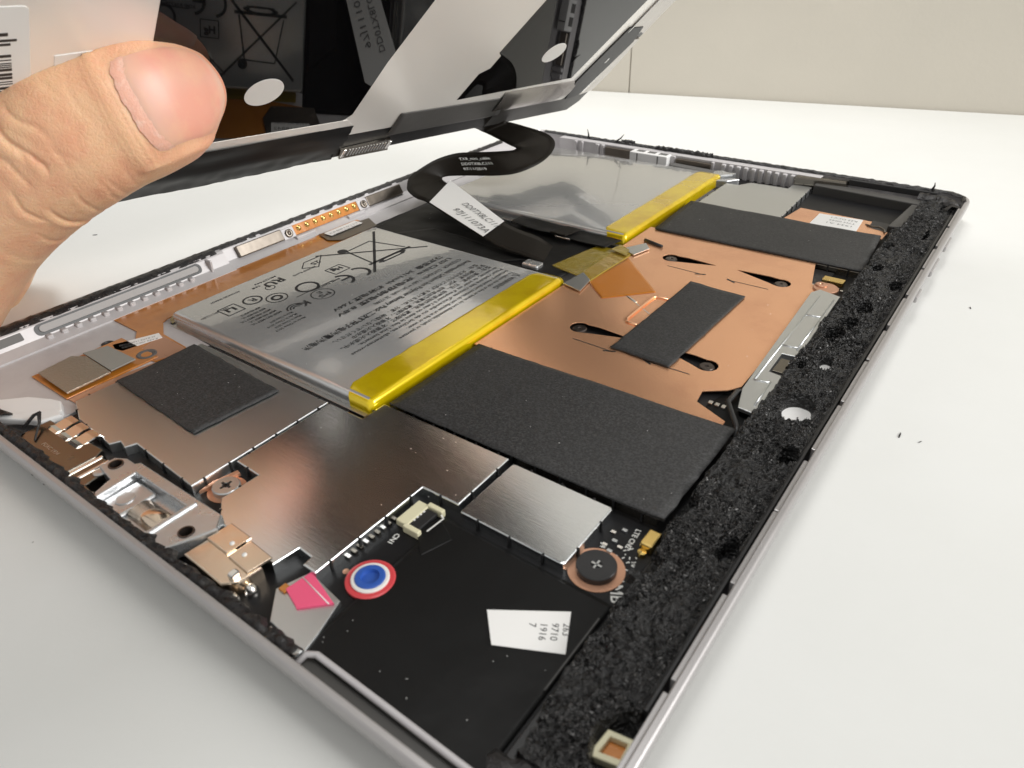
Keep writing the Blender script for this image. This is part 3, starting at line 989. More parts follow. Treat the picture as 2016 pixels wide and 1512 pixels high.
yb = sheet('clear_yellow_tape', [(86.0, 131.0), (101.5, 126.0), (102.0, 149.0), (90.0, 150.5)], (4.2, 4.75), 0.22, 'kapton_clear', T, 21.0, label='shiny olive tape over the cable end')
sheet('amber_tape', [(101.2, 126.2), (109.0, 119.6), (119.0, 130.4), (102.4, 146.0)], (4.62, 4.55), 0.05, 'kapton_amber', T, 25.0, label='amber tape stuck on the copper plate', thick=0.08)
prism('grey_tab', [(96.4, 121.0), (102.6, 119.4), (101.4, 126.6), (97.2, 130.0)], 4.75, 5.0, 'steel_matte', T, bev=0.06)
prism('grey_tab', [(98.0, 150.6), (103.0, 148.2), (104.6, 154.8), (101.8, 158.0)], 4.75, 5.0, 'steel_matte', T, bev=0.06)
prism('grey_tab', [(95.6, 148.0), (101.8, 146.0), (100.4, 150.4), (96.4, 152.4)], 5.0, 5.15, 'kapton_clear', T)
tube('cut_pin', [(100.2, 160.4, 4.8), (106.8, 158.6, 4.7)], 0.5, 'plastic_black', T, 6)

# ------------------------------------------------------------------ near edge parts
sd = prism('card_slot', [(45.2, 3.2), (64.6, 2.6), (64.6, 9.6), (63.4, 11.6), (45.0, 10.6)], 2.4, 5.0, 'steel_dark', T, bev=0.25, label='dark steel card slot at the near edge')
bm = bmesh.new()
add_text(bm, 'FOXC 1934', 1.1, (52.0, 5.6, 5.03), (1, 0, 0), (0, 1, 0), width=6)
finish('stamped_text', bm, 'steel_matte', sd)
tab = None
for i in range(3):
    bm = bmesh.new()
    x = 49.3 + i * 4.1
    # little bent spring finger between slot and shield
    prof = [(8.7, 4.98), (9.4, 5.25), (10.2, 5.0), (10.9, 5.15), (12.4, 5.35), (13.6, 5.3), (14.0, 4.6)]
    w = 3.2
    rows = [[bm.verts.new((x + sx * w / 2, y, z + dz)) for y, z in prof] for dz in (0, -0.25) for sx in (-1, 1)]
    for a, b in ((0, 1), (2, 3)):
        for k in range(len(prof) - 1):
            bm.faces.new((rows[a][k], rows[a][k + 1], rows[b][k + 1], rows[b][k]))
    for a, b in ((0, 2), (1, 3)):
        for k in range(len(prof) - 1):
            bm.faces.new((rows[a][k], rows[a][k + 1], rows[b][k + 1], rows[b][k]))
    finish('spring_finger', bm, 'chrome', sd)
port = prism('metal_plate', [(64.9, 1.6), (76.0, 1.4), (76.0, 4.2), (70.6, 4.6), (69.8, 10.6), (64.9, 10.4)], 2.4, 4.7, 'steel_dark', T, bev=0.2)
box('polished_edge', 64.9, 65.6, 2.0, 10.6, 4.5, 4.95, 'chrome', port, 0.15)
box('polished_edge', 67.3, 67.9, 4.4, 10.6, 4.5, 4.95, 'chrome', port, 0.15)
box('polished_edge', 73.4, 74.2, 1.2, 4.4, 4.2, 4.85, 'chrome', port, 0.15)
lathe('rivet', 69.4, 8.0, [(1.3, 4.6), (1.3, 4.85), (0.7, 5.0), (0, 5.0)], 'steel_matte', port, 14)

hb = prism('hinge_bracket', [(69.0, 8.2), (69.2, 11.2), (71.4, 12.4), (74.0, 12.4), (74.6, 13.2), (98.8, 13.4), (101.0, 11.0), (100.2, 8.4), (97.4, 2.0), (78.5, 1.8), (75.6, 4.0), (74.4, 7.4)], 3.0, 5.9, 'aluminium_cast', T,
           holes=[[(77.0, 3.6), (91.8, 3.6), (92.6, 11.2), (76.6, 11.0)], circ(71.4, 10.2, 1.15, 14), circ(97.6, 7.6, 1.15, 14)], bev=0.25,
           label='cast aluminium hinge bracket at the near edge')
box('bracket_rib', 92.4, 93.2, 2.2, 12.6, 5.7, 6.3, 'aluminium_cast', hb, 0.2)
box('bracket_floor', 76.5, 92.5, 3.4, 11.2, 2.5, 3.6, 'aluminium_cast', hb, 0.1)
box('bracket_step', 76.8, 83.0, 3.8, 10.8, 3.6, 4.4, 'aluminium_cast', hb, 0.4)
lathe('bracket_boss', 79.6, 6.8, [(1.7, 4.3), (1.7, 4.55), (1.4, 4.6), (0, 4.55)], 'aluminium_cast', hb, 18)
bm = bmesh.new()
prof = [(math.cos(math.radians(a)), math.sin(math.radians(a))) for a in np.linspace(-10, 190, 16)]
for x0, x1, ya, yb_, zc in ((83.6, 92.2, 4.8, 9.6, 3.4),):
    rows = [[bm.verts.new((x, (ya + yb_) / 2 + (yb_ - ya) / 2 * c, zc + 1.7 * s)) for c, s in prof] for x in (x0, x1)]
    for k in range(len(prof) - 1):
        bm.faces.new((rows[0][k], rows[0][k + 1], rows[1][k + 1], rows[1][k]))
    bm.faces.new(rows[0])
    bm.faces.new(rows[1][::-1])
finish('hinge_barrel', bm, 'usb_steel', hb, True)
for x, y in ((71.4, 10.2), (97.6, 7.6)):
    lathe('screw_sleeve', x, y, [(1.35, 5.6), (1.35, 6.05), (1.1, 6.05), (0.95, 5.2), (0.95, 4.4), (0, 4.4)], 'screw_dark', hb, 18)
bm = bmesh.new()
for k in range(4):
    add_stroke(bm, (84 + k * 1.2, 3.0), (84.5 + k * 1.2, 3.1), 0.3, 5.9, 0.1)
finish('cast_mark', bm, 'chrome', hb)

usb = prism('port_shield', [(100.4, 5.0), (110.6, 4.6), (112.6, 6.4), (113.0, 10.4), (100.8, 10.8)], 2.4, 4.9, 'usb_steel', T, bev=0.25, label='coppery steel cover of the charging port')
prism('cover_tab', [(100.8, 9.0), (106.4, 8.8), (106.6, 13.2), (101.2, 13.4)], 4.95, 5.35, 'usb_steel', usb, bev=0.15)
prism('cover_tab', [(107.0, 8.6), (112.4, 8.2), (113.0, 12.4), (107.2, 12.8)], 4.95, 5.35, 'usb_steel', usb, bev=0.15)
for x, y in ((105.3, 10.6), (109.0, 10.2)):
    lathe('weld_dot', x, y, [(0.42, 5.3), (0.4, 5.5), (0.2, 5.6), (0, 5.6)], 'label_white', usb, 10, True)
box('clip', 110.4, 111.6, 6.0, 7.6, 4.8, 5.8, 'chrome', usb, 0.25)
for x, y in ((113.6, 7.4), (112.8, 4.6)):
    lathe('solder_joint', x, y, [(1.2, 2.4), (1.1, 3.2), (0.6, 4.0), (0, 4.2)], 'chrome', T, 12, True)
box('bright_edge', 102.0, 112.4, 3.7, 4.2, 4.0, 4.7, 'chrome', usb, 0.2)
pk = prism('flex_socket', [(116.8, 9.6), (121.0, 5.2), (129.2, 4.6), (128.4, 8.0), (126.6, 13.6), (118.6, 14.8)], 2.4, 3.4, 'steel_matte', T, bev=0.15, label='socket with pink tape near the front edge')
prism('pink_tape', [(118.4, 10.2), (122.6, 8.8), (126.4, 12.6), (119.0, 14.8)], 3.42, 3.85, 'pink_tape', pk, bev=0.12)
tube('tape_crease', [(118.8, 13.2, 3.86), (126.0, 12.0, 3.86)], 0.10, 'label_white', pk, 6)
box('amber_corner', 117.4, 118.8, 9.6, 11.0, 3.4, 3.8, 'kapton_orange', pk, 0.1)
box('steel_side', 122.4, 129.4, 3.0, 4.6, 2.6, 4.2, 'steel_matte', pk, 0.2)
for k in range(5):
    box('dash', 122.8 + 1.3 * k, 123.6 + 1.3 * k, 2.85, 3.0, 3.2, 4.1, 'plastic_black', pk, 0)

# washers: red, white, blue rings round a screw
lathe('red_washer', 126.9, 19.4, [(3.9, 2.6), (3.9, 3.0), (3.6, 3.1), (2.9, 3.1)], 'ring_red', T, 32, label='red washer ring on the dark board')
lathe('white_washer', 126.9, 19.4, [(3.0, 2.6), (3.0, 3.3), (2.8, 3.4), (2.3, 3.4)], 'ring_white', T, 32)
lathe('blue_washer', 126.9, 19.4, [(2.4, 2.6), (2.4, 3.5), (2.2, 3.6), (1.5, 3.6), (1.3, 3.0), (0, 3.0)], 'ring_blue', T, 32)
lathe('test_dot', 122.2, 18.6, [(0.55, 2.4), (0.5, 2.45), (0, 2.45)], 'flex_copper', board, 14)

# screw in the notch of the shields
lathe('copper_ring', 90.2, 19.6, [(3.5, 2.4), (3.5, 2.5), (2.4, 2.5)], 'flex_copper', board, 28)
lathe('screw', 90.2, 19.6, [(2.5, 2.5), (2.5, 3.4), (2.3, 3.6), (0.7, 3.6), (0.5, 3.2), (0, 3.2)], 'steel_matte', board, 24)
for dx, dy in ((1.2, 0.25), (0.25, 1.2)):
    box('screw_cross', 90.2 - dx, 90.2 + dx, 19.6 - dy, 19.6 + dy, 3.3, 3.62, 'plastic_black', board, 0)
prism('copper_finger', [(87.2, 16.0), (89.0, 23.4), (88.0, 23.6), (86.9, 19.0)], 2.5, 3.3, 'flex_copper', board, bev=0.1)

# round black screw on its copper pad near the small shield
lathe('copper_ring', 154.0, 41.2, [(4.5, 2.4), (4.5, 2.52), (3.2, 2.52)], 'flex_copper', board, 40)
scw = lathe('round_screw', 154.0, 41.2, [(3.2, 2.5), (3.2, 3.5), (3.05, 3.65), (0.9, 3.65), (0.7, 3.4), (0, 3.4)], 'plastic_black', T, 40, label='round black screw head on a copper ring')
for dx, dy in ((0.9, 0.16), (0.16, 0.9)):
    box('screw_cross', 154.0 - dx, 154.0 + dx, 41.2 - dy, 41.2 + dy, 3.62, 3.68, 'steel_matte', scw, 0)
for txt, sz, org, ex_, ey_ in (('MB', 2.7, (157.2, 40.0, 2.45), (0.5, -0.86, 0), (0.86, 0.5, 0)), ('LTE CN2', 1.25, (154.9, 52.6, 2.45), (0.1, -1, 0), (1, 0.1, 0)),
                               ('J4', 1.2, (151.9, 46.6, 2.45), (0.1, -1, 0), (1, 0.1, 0)), ('HSB  1', 1.9, (73.4, 13.2, 2.45), (-1, 0.1, 0), (-0.1, -1, 0)),
                               ('CN1', 1.3, (122.9, 29.2, 2.45), (0.1, -1, 0), (1, 0.1, 0)), ('MB', 1.6, (95.4, 16.6, 2.45), (-1, 0.1, 0), (-0.1, -1, 0))):
    bm = bmesh.new()
    add_text(bm, txt, sz, org, ex_, ey_, bold=0.03)
    finish('silkscreen_print', bm, 'silk_white', board)
bm = bmesh.new()
random.seed(4)
for k in range(46):
    x = 156.4 + random.uniform(-1.3, 1.9)
    y = 42.0 + random.uniform(-1.5, 6.5)
    add_stroke(bm, (x, y), (x + random.uniform(-0.5, 0.5), y + random.uniform(-0.5, 0.5) + 0.1), 0.2, 2.42, 0.02)
o = finish('solder_dots', bm, 'silk_white', board)
o['kind'] = 'stuff'
for k, (x, y) in enumerate(((152.3, 49.6), (153.4, 48.0), (152.5, 46.4), (153.8, 45.6), (154.8, 47.2), (153.6, 51.0))):
    box('board_part', x - 0.45, x + 0.45, y - 0.3, y + 0.3, 2.4, 2.85, 'steel_matte' if k % 2 else 'chrome', board, 0.08)
box('gold_connector', 157.4, 159.6, 48.6, 52.4, 2.4, 4.2, 'gold', T, 0.3)
lathe('gold_stub', 158.3, 47.9, [(0.7, 2.4), (0.7, 3.2), (0, 3.3)], 'gold', T, 12)

# small flex connector
fc = box('flex_connector', 121.5, 124.0, 30.6, 36.4, 2.4, 3.7, 'cream_plastic', T, 0.2, label='cream plastic flex connector by the large shield')
box('connector_end', 123.6, 127.0, 30.0, 31.0, 2.4, 3.9, 'cream_plastic', fc, 0.2)
box('connector_end', 123.6, 127.0, 36.0, 37.0, 2.4, 3.9, 'cream_plastic', fc, 0.2)
box('latch_bar', 123.9, 126.2, 31.2, 35.8, 2.6, 3.5, 'plastic_black', fc, 0.15)
for k in range(4):
    box('contact', 123.95, 124.25, 32.2 + k * 0.8, 32.55 + k * 0.8, 3.45, 3.62, 'label_white', fc, 0)
sheet('thin_flex', [(125.6, 31.2), (130.0, 27.4), (131.8, 33.0), (127.0, 35.6)], (3.2, 3.0), 0.3, 'film_black', T, 31.0)
bm = bmesh.new()
for p, q in (((127.6, 31.6), (127.9, 35.4)), ((127.9, 35.4), (127.0, 35.9))):
    add_stroke(bm, p, q, 0.28, 3.5, 0.03)
finish('silk_mark', bm, 'silk_white', fc)
for k in range(9):
    box('board_part', 119.9 + 0.2, 120.9, 20.5 + k * 1.3, 21.2 + k * 1.3, 2.4, 2.9, 'chrome' if k % 3 == 0 else 'steel_dark', board, 0.08)

# drive under black film with a white label
drv = sheet('black_film', [(128.0, 4.6), (159.6, 4.4), (159.8, 36.2), (127.6, 36.4)], (2.9, 2.9), 0.12, 'film_black', T, 41.0, 40, 'black film covering the drive near the front corner')
lab = prism('white_label', [(145.2, 25.0), (155.4, 31.7), (158.6, 25.2), (149.4, 20.6)], 3.06, 3.12, 'label_white', drv)
bm = bmesh.new()
for k, s in enumerate(('263', '9710', '1916', '7')):
    add_text(bm, s, 1.5, (155.6 - k * 1.35, 29.4 - k * 0.9, 3.15), (0.46, -0.89, 0), (0.89, 0.46, 0))
finish('printed_text', bm, 'ink_black', lab)
box('film_crease', 159.2, 159.5, 19.0, 33.0, 2.8, 3.3, 'grey_tape', drv, 0.1)
# trim strip and the dark recess between it and the rim
bm = bmesh.new()
add_tube(bm, [(131.2, 2.0, 5.4), (131.6, 3.6, 6.0), (133.0, 4.3, 6.1), (145, 4.2, 6.1), (161, 4.0, 6.1), (166, 4.0, 6.0)], 0.5, 8)
finish('trim_strip', bm, 'chassis_inner', T, True, 'pale trim strip along the near edge')
box('trim_recess', 131.5, 168, 1.5, 4.0, 2.6, 5.2, 'plastic_dark', T, 0.2)
box('trim_wall', 132.5, 168, 4.0, 4.7, 2.6, 5.6, 'plastic_black', T, 0.1)

# torn adhesive along the near edge
lumpy_strip('adhesive_strip', [(40, 2.7, 6.8), (58, 2.8, 6.4), (76, 2.3, 6.6), (88, 2.3, 6.4), (100, 2.4, 6.4), (114, 2.7, 6.2), (126, 2.6, 6.4), (131, 2.4, 6.6)], 1.2, 6.5, 0.8, 'adhesive_black', chassis, 21, 0.45, 0.7)
lumpy_strip('adhesive_strip', [(113, 3.4, 4.6), (121, 2.6, 4.8), (130, 2.6, 5.4)], 1.2, 5, 0.6, 'adhesive_black', chassis, 22, 0.45, 0.7)
lumpy_strip('adhesive_strip', [(42, 3.2, 5.6), (52, 2.6, 5.8), (66, 2.2, 5.4)], 1.5, 5.6, 0.9, 'adhesive_black', chassis, 25, 0.45, 0.8)
tube('torn_thread', [(44.0, 6.0, 5.3), (43.6, 8.6, 6.6), (44.6, 9.4, 7.2), (46.0, 8.4, 6.0), (50.0, 5.4, 5.2)], [0.3, 0.35, 0.45, 0.3, 0.2], 'adhesive_black', chassis, 6)

# far edge: thin torn adhesive, ribs, magnets, white block
lumpy_strip('adhesive_strip', [(8, 243.4, 8.0), (60, 243.7, 8.0), (120, 243.8, 8.0), (168, 243.6, 8.0), (172.8, 240.6, 8.0), (173.6, 236, 8.0)], 0.85, 8.0, 0.3, 'adhesive_black', chassis, 31, 0.6, 0.5)
lumpy_strip('adhesive_strip', [(46, 243.6, 8.1), (52, 243.8, 8.1)], 0.7, 8.1, 1.0, 'adhesive_black', chassis, 33, 0.4, 0.6)
lumpy_strip('adhesive_strip', [(62, 243.0, 8.1), (86, 243.2, 8.1)], 0.7, 8.1, 0.8, 'adhesive_black', chassis, 34, 0.4, 0.6)
for pts in ([(30.5, 243, 8.0), (30.3, 243, 9.4), (29.6, 243.2, 11.4)], [(43.5, 243.2, 8.0), (45.6, 243.4, 9.6), (46.8, 243.8, 11.2)], [(163.0, 242.6, 8.2), (163.4, 242.8, 9.6), (163.2, 243.0, 10.6)]):
    tube('torn_thread', pts, [0.45, 0.3, 0.1], 'adhesive_black', chassis, 6)
prism('end_wall', [(18, 239.6), (128, 239.6), (128, 242.9), (18, 242.9)], 1.3, 7.4, 'chassis_inner', chassis, bev=0.3)
rb = None
for i in range(11):
    x = 92.4 + i * 2.9
    if rb is None:
        bm = bmesh.new()
        add_box(bm, -0.85, 0.85, -1.0, 0.6, 1.4, 7.0, 0.45, 3)
        rb = finish('wall_rib', bm, 'chassis_inner', chassis)
        rb.location = Vector((x, 239.4, 0)) * S
    else:
        copy_to(rb, chassis, (x, 239.4, 0))
for x, w in ((26.5, 0.7), (29.6, 0.6), (37.0, 0.9), (39.6, 0.8), (71.5, 1.0), (88, 0.6)):
    box('wall_post', x - w, x + w, 238.6, 240.0, 1.4, 7.1, 'chassis_inner', chassis, 0.3)
box('magnet', 41.2, 53.8, 238.2, 239.8, 3.2, 6.6, 'magnet', chassis, 0.3)
box('magnet', 73.0, 87.5, 238.2, 239.8, 3.2, 6.4, 'magnet', chassis, 0.3)
wb = box('white_block', 54.2, 70.6, 235.4, 240.6, 3.0, 7.3, 'white_plastic', T, 0.3, label='white plastic block with square pockets at the far edge')
for k in range(3):
    box('pocket', 56.2 + k * 4.9, 59.6 + k * 4.9, 237.2, 239.6, 7.25, 7.36, 'gasket_grey', wb, 0.02)
for x in (57.6, 66.6):
    box('groove', x - 0.25, x + 0.25, 235.3, 235.5, 3.4, 7.0, 'gasket_grey', wb, 0)
prism('dark_clip', [(72.5, 234.2), (91.6, 232.6), (92.4, 236.4), (73.0, 238.0)], 2.6, 5.0, 'gasket_grey', T, bev=0.4)
prism('steel_clip', [(91.6, 230.4), (95.2, 229.4), (98.6, 232.6), (99.0, 235.0), (96.6, 234.2), (93.6, 235.6), (91.2, 233.6)], 3.2, 5.8, 'aluminium_cast', T, bev=0.4, label='bright metal clip at the tip of the far battery')
prism('steel_clip', [(94.6, 225.6), (98.8, 227.4), (101.8, 231.4), (99.8, 231.8), (96.2, 229.0)], 2.6, 4.8, 'aluminium_cast', T, bev=0.3)
prism('speaker_tube', [(119.6, 237.6), (136.8, 239.8), (137.0, 242.4), (119.4, 241.8)], 3.0, 7.2, 'steel_dark', T, bev=0.7)
box('rail', 137, 165, 241.6, 242.6, 5.6, 7.7, 'plastic_black', T, 0.3)

# ------------------------------------------------------------------ torn foam strip on the camera edge
def foam_strip():
    HOLES = [(166.6, 96.2, 3.2, 4.4), (165.9, 116.0, 1.5, 2.6), (169.8, 80.4, 1.7, 2.9), (170.0, 53.0, 1.5, 3.0), (165.2, 136.4, 2.0, 3.0), (165.6, 147.6, 2.4, 3.4),
             (163.6, 129.8, 2.3, 3.4), (169.2, 164.0, 1.5, 2.6), (161.4, 190.6, 1.8, 2.4), (162.6, 172.6, 1.7, 2.6), (161.8, 112.8, 1.2, 1.8), (168.6, 232.2, 0.8, 1.2), (171.0, 229.0, 0.7, 0.9), (168.4, 228.4, 1.0, 1.1),
             (171.2, 16.8, 3.0, 4.4), (159.6, 58.8, 2.2, 4.5), (160.4, 44.2, 2.6, 3.2), (168.9, 204.0, 0.7, 3.4)]
    x_lo, x_hi, y_lo, y_hi = 159.4, 172.3, 9.0, 238.0
    nx, ny = 44, 760
    xs = np.linspace(0, 1, nx)
    ys = np.linspace(y_lo, y_hi, ny)
    rng = np.random.default_rng(5)
    V = np.zeros((ny, nx, 3))
    H = rng.normal(0, 1, (ny, nx))
    for j, y in enumerate(ys):
        left = x_lo + 0.9 * nval(y * 0.10, 2.0, 0) + 0.7 * nval(y * 0.45, 7.0, 0) + (1.4 if y < 40 else 0) + (1.6 if y > 206 else 0) + (1.0 if y < 14 else 0)
        if 44 < y < 54:
            left += 0.8
        right = x_hi + 0.22 * nval(y * 0.2, 3.3, 0) - 0.0
        if y > 226:
            right += (y - 226) * 0.08
        for i, u in enumerate(xs):
            x = left + (right - left) * u
            z = 6.1 + 0.7 * nval(x * 0.16, y * 0.10, 0) + 0.6 * nval(x * 0.55, y * 0.45, 4.0) + 0.5 * nval(x * 1.5, y * 1.5, 9.0)
            z -= 0.9 * max(0.0, 0.10 - abs(nval(x * 0.22, y * 0.22, 17.0))) * 10 * max(0.0, nval(x * 0.07, y * 0.07, 23.0) + 0.2)
            mk = min(1.0, max(0.0, 0.55 + 1.9 * nval(x * 0.13, y * 0.09, 31.0)))
            z += 0.15 * H[j, i] * mk
            z += 0.5 * max(0.0, nval(x * 0.4, y * 0.3, 40.0) - 0.25) - 0.5 * max(0.0, nval(x * 0.5, y * 0.4, 50.0) - 0.3)
            # smoother skin towards the rim side here and there
            e = min(u, 1 - u)
            if e < 0.03:
                z = min(z, 5.4) - 0.8
            elif u > 0.93:
                z = 6.3 + 0.05 * H[j, i]
            for hx, hy, rx, ry in HOLES:
                dx, dy = (x - hx) / rx, (y - hy) / ry
                d = math.hypot(dx, dy) + 0.16 * nval(math.atan2(dy, dx) * 1.3, hx, 2.0)
                if d < 1.0:
                    z = min(z, 6.0 - min(1.0, (1.0 - d) / 0.22) * 2.9)
                elif d < 1.25:
                    z += 0.25 * (1.25 - d) / 0.25
            V[j, i] = (x, y, z)
    verts = (V.reshape(-1, 3) * S).tolist()
    idx = np.arange(ny * nx).reshape(ny, nx)
    q = np.stack([idx[:-1, :-1], idx[:-1, 1:], idx[1:, 1:], idx[1:, :-1]], -1).reshape(-1, 4).tolist()
    me = bpy.data.meshes.new('foam_strip')
    me.from_pydata(verts, [], q)
    me.update()
    ob = link('foam_strip', me, 'foam_torn', T, False, 'torn black foam strip along the right edge')
    # loose glinting cell walls standing out of the torn foam
    nf = 24000
    fl = rng.integers(0, nx - 4, nf) + 2, rng.integers(2, ny - 2, nf)
    P = V[fl[1], fl[0]]
    msk = np.array([0.45 + 1.9 * nval(p[0] * 0.13, p[1] * 0.09, 31.0) for p in P])
    keep = (P[:, 2] > 5.2) & (rng.uniform(0, 1, nf) < msk)
    P = P[keep]
    n = len(P)
    d1 = rng.normal(0, 1, (n, 3))
    d1 /= np.linalg.norm(d1, axis=1)[:, None]
    d2 = np.cross(d1, rng.normal(0, 1, (n, 3)))
    d2 /= np.linalg.norm(d2, axis=1)[:, None]
    l1 = rng.uniform(0.08, 0.36, (n, 1))
    l2 = rng.uniform(0.03, 0.11, (n, 1))
    c = P + np.array([0, 0, 0.10])
    vv = np.stack([c - d1 * l1 - d2 * l2, c + d1 * l1 - d2 * l2 * 0.4, c + d1 * l1 * 0.7 + d2 * l2, c - d1 * l1 * 0.6 + d2 * l2], 1).reshape(-1, 3)
    fm = bpy.data.meshes.new('foam_fibres')
    fm.from_pydata((vv * S).tolist(), [], np.arange(n * 4).reshape(n, 4).tolist())
    fm.update()
    fo = link('foam_fibres', fm, 'foam_fibre', ob)
    fo['kind'] = 'stuff'
    return ob


foam = foam_strip()
box('edge_beam', 160.2, 172.2, 6.0, 234.0, 1.3, 3.0, 'plastic_black', T, 0.2)
prism('white_window', rrect(163.4, 170.0, 92.0, 100.2, 1.8), 3.0, 3.9, 'label_white', T, bev=0.2, label='white square showing through the foam strip')
prism('white_window', rrect(164.2, 167.6, 112.8, 119.4, 1.4), 3.0, 4.4, 'label_white', T, bev=0.2, label='small white spot showing through the foam strip')
for x, y, r in ((165.6, 147.6, 1.6), (165.2, 136.4, 1.5), (169.8, 80.4, 1.2), (170.0, 53.0, 1.2)):
    lathe('camera_lens', x, y, [(r, 2.9), (r, 3.7), (r * 0.8, 3.8), (r * 0.5, 3.7), (0, 3.75)], 'mirror_film', T, 20, True)
# rim plates and slit on the camera edge
ys = [10, 27, 46, 64, 83, 101, 120, 138, 157, 176, 194, 212]
for i, y in enumerate(ys):
    o = i % 2 * 0.3
    box('rim_plate', 173.0 - 0.12, 173.62, y, y + 15.0 + (i % 3) * 1.4, 5.0, 7.5 + o * 0.3, 'chassis_silver', chassis, 0.12)
lumpy_strip('corner_adhesive', [(160, 239.6, 6.6), (166, 239.4, 6.9), (170.5, 236.0, 7.0), (172.0, 230.0, 6.8)], 2.0, 6.8, 0.7, 'adhesive_black', chassis, 44, 0.45, 0.6)
for y0, y1 in ((196, 205), (176, 187), (158, 164)):
    box('side_button', 174.4, 175.55, y0, y1, 5.2, 6.9, 'chassis_silver', chassis, 0.4)
yprofile('edge_lip', [(171.7, 3.0), (171.7, 6.35), (172.0, 6.55), (172.35, 6.5), (172.45, 3.0)], 22, 226, 'plastic_black', T)
# small white connector in the near right corner
bm = bmesh.new()
add_prism(bm, [(168.6, 14.4), (173.0, 15.4), (172.6, 19.2), (169.0, 18.6)], 2.4, 4.3, [[(169.5, 15.5), (172.0, 16.1), (171.9, 18.3), (169.7, 17.9)]], 0.15)
cc = finish('corner_connector', bm, 'cream_plastic', T, False, 'small cream connector in the near right corner')
prism('socket_floor', [(169.4, 15.2), (172.2, 15.8), (172.0, 18.6), (169.5, 18.2)], 2.9, 3.3, 'kapton_orange', cc)
lumpy_strip('adhesive_lump', [(160, 6, 4.5), (166, 10, 4.6), (168, 13.5, 4.8)], 2.2, 4.6, 0.7, 'adhesive_black', chassis, 47, 0.45, 0.5)

# ------------------------------------------------------------------ display panel held above
PC = Vector((24.410, 238.100, 20.028))
PA = Vector((0.730257, -0.089334, 0.677307))
PB = Vector((0.158111, 0.986597, -0.040343))
PN = Vector((-0.664625, 0.136550, 0.734594))
disp = empty('display_panel')
disp.matrix_world = Matrix.Translation(PC * S) @ Matrix((PA, PB, PN)).transposed().to_4x4()
tag(disp, 'black display panel lifted off the tablet and tilted up, its underside showing', 'display')
D = disp
bm = bmesh.new()
add_prism(bm, rrect(0, 175, -245, 0, 7.0, 6), 0.0, 1.3, (), 0.0)
finish('cover_glass', bm, 'display_glass', D)
prism('metal_back', rrect(14.5, 168, -239, -6.5, 1.0, 3), -1.6, -0.02, 'display_alu', D, bev=0.0, label='satin metal back of the display')
zf = -1.66


def dpoly(name, poly, z0, z1, m, parent=D, label=None, bev=0.0):
    return prism(name, poly, z0, z1, m, parent, (), bev, label=label)


f1 = dpoly('mirror_film', [(23.2, -180.0), (23.2, -121.0), (25.6, -118.8), (48, -116.8), (70, -113.2), (100, -109), (160, -103), (160, -180)], zf, -1.61, 'mirror_film', label='glossy black film on the left of the display back')
f2 = dpoly('mirror_film', [(24.0, -78.2), (36.7, -76.8), (38.9, -73.4), (44.6, -72.8), (46.2, -74.6), (66, -71.7), (160, -60), (160, -13), (26.0, -24)], zf, -1.61, 'mirror_film', label='glossy black film on the right of the display back')
dpoly('silver_strip', [(19.4, -200), (19.6, -116.4), (23.0, -119.4), (22.9, -200)], zf - 0.05, -1.61, 'display_alu')
tp = sheet('black_tape', [(0.1, -200), (0.1, -117.0), (19.2, -116.0), (19.0, -200)], (-1.2, -0.4), 0.0, 'display_tape', D, 51.0, 20, None, 0.02)
bpy.data.objects.remove(tp)
bm = bmesh.new()
g = []
for a in range(61):
    y = -200 + 84 * a / 60
    row = []
    for b in range(13):
        x = -0.3 + 20.0 * b / 12
        zz = -1.9 + 1.2 * max(0, 1 - x / 9.0) + 0.35 * nval(y * 0.06, x * 0.18, 5.0) + (0.25 * nval(y * 0.3, x * 0.3, 8.0) if x < 8 else 0)
        row.append(bm.verts.new((x, y + (0.8 * nval(x * 0.5, 1.0, 2.0) if a == 60 else 0), zz)))
    g.append(row)
for a in range(60):
    for b in range(12):
        bm.faces.new((g[a][b], g[a][b + 1], g[a + 1][b + 1], g[a + 1][b]))
tp = finish('black_tape', bm, 'display_tape', D, True, 'black tape along the lower edge of the display')
# round white spots
for x, y, r in ((41.8, -150.8, 5.1), (42.8, -47.4, 4.6)):
    o = dpoly('round_sticker', circ(x, y, r, 40), zf - 0.08, zf - 0.01, 'label_white')
# driver board, connector and foil along the lower edge
dpoly('driver_board', [(2.0, -117.0), (13.5, -117.5), (14.5, -60), (3.0, -52)], -1.3, -0.05, 'board_black')
cn = dpoly('ribbon_connector', [(1.6, -114.6), (7.0, -115.8), (8.0, -97.2), (1.2, -95.4)], -2.1, -1.3, 'steel_dark', bev=0.15)
for k in range(14):
    y = -112.4 + k * 1.15
    box('contact', 3.0, 6.4, y, y + 0.45, -2.22, -2.1, 'steel_matte', cn, 0)
for y in (-114.6, -97.2):
    box('latch_end', 2.6, 6.8, y, y + 1.0, -2.4, -2.0, 'chrome', cn, 0.2)
sheet('grey_cover', [(10.6, -100.0), (21.8, -99.6), (20.6, -52.2), (10.2, -50.8)], (-2.2, -1.9), 0.0, 'grey_tape', D, 61.0, 20, 'grey tape over the display driver board', thick=-0.25)
bm = bmesh.new()
g = []
for a in range(31):
    y = -56 + 38 * a / 30
    row = []
    for b in range(15):
        th = math.radians(-20 + 200 * b / 14)
        x = 17.8 + 7.2 * math.cos(th) * (1 if b < 7 else 1.0)
        row.append(bm.verts.new((x + 0.15 * nval(y * 0.2, b * 0.3, 1.0), y, -0.6 - 1.9 * max(0, math.sin(th)))))
    g.append(row)
for a in range(30):
    for b in range(14):
        bm.faces.new((g[a][b], g[a][b + 1], g[a + 1][b + 1], g[a + 1][b]))
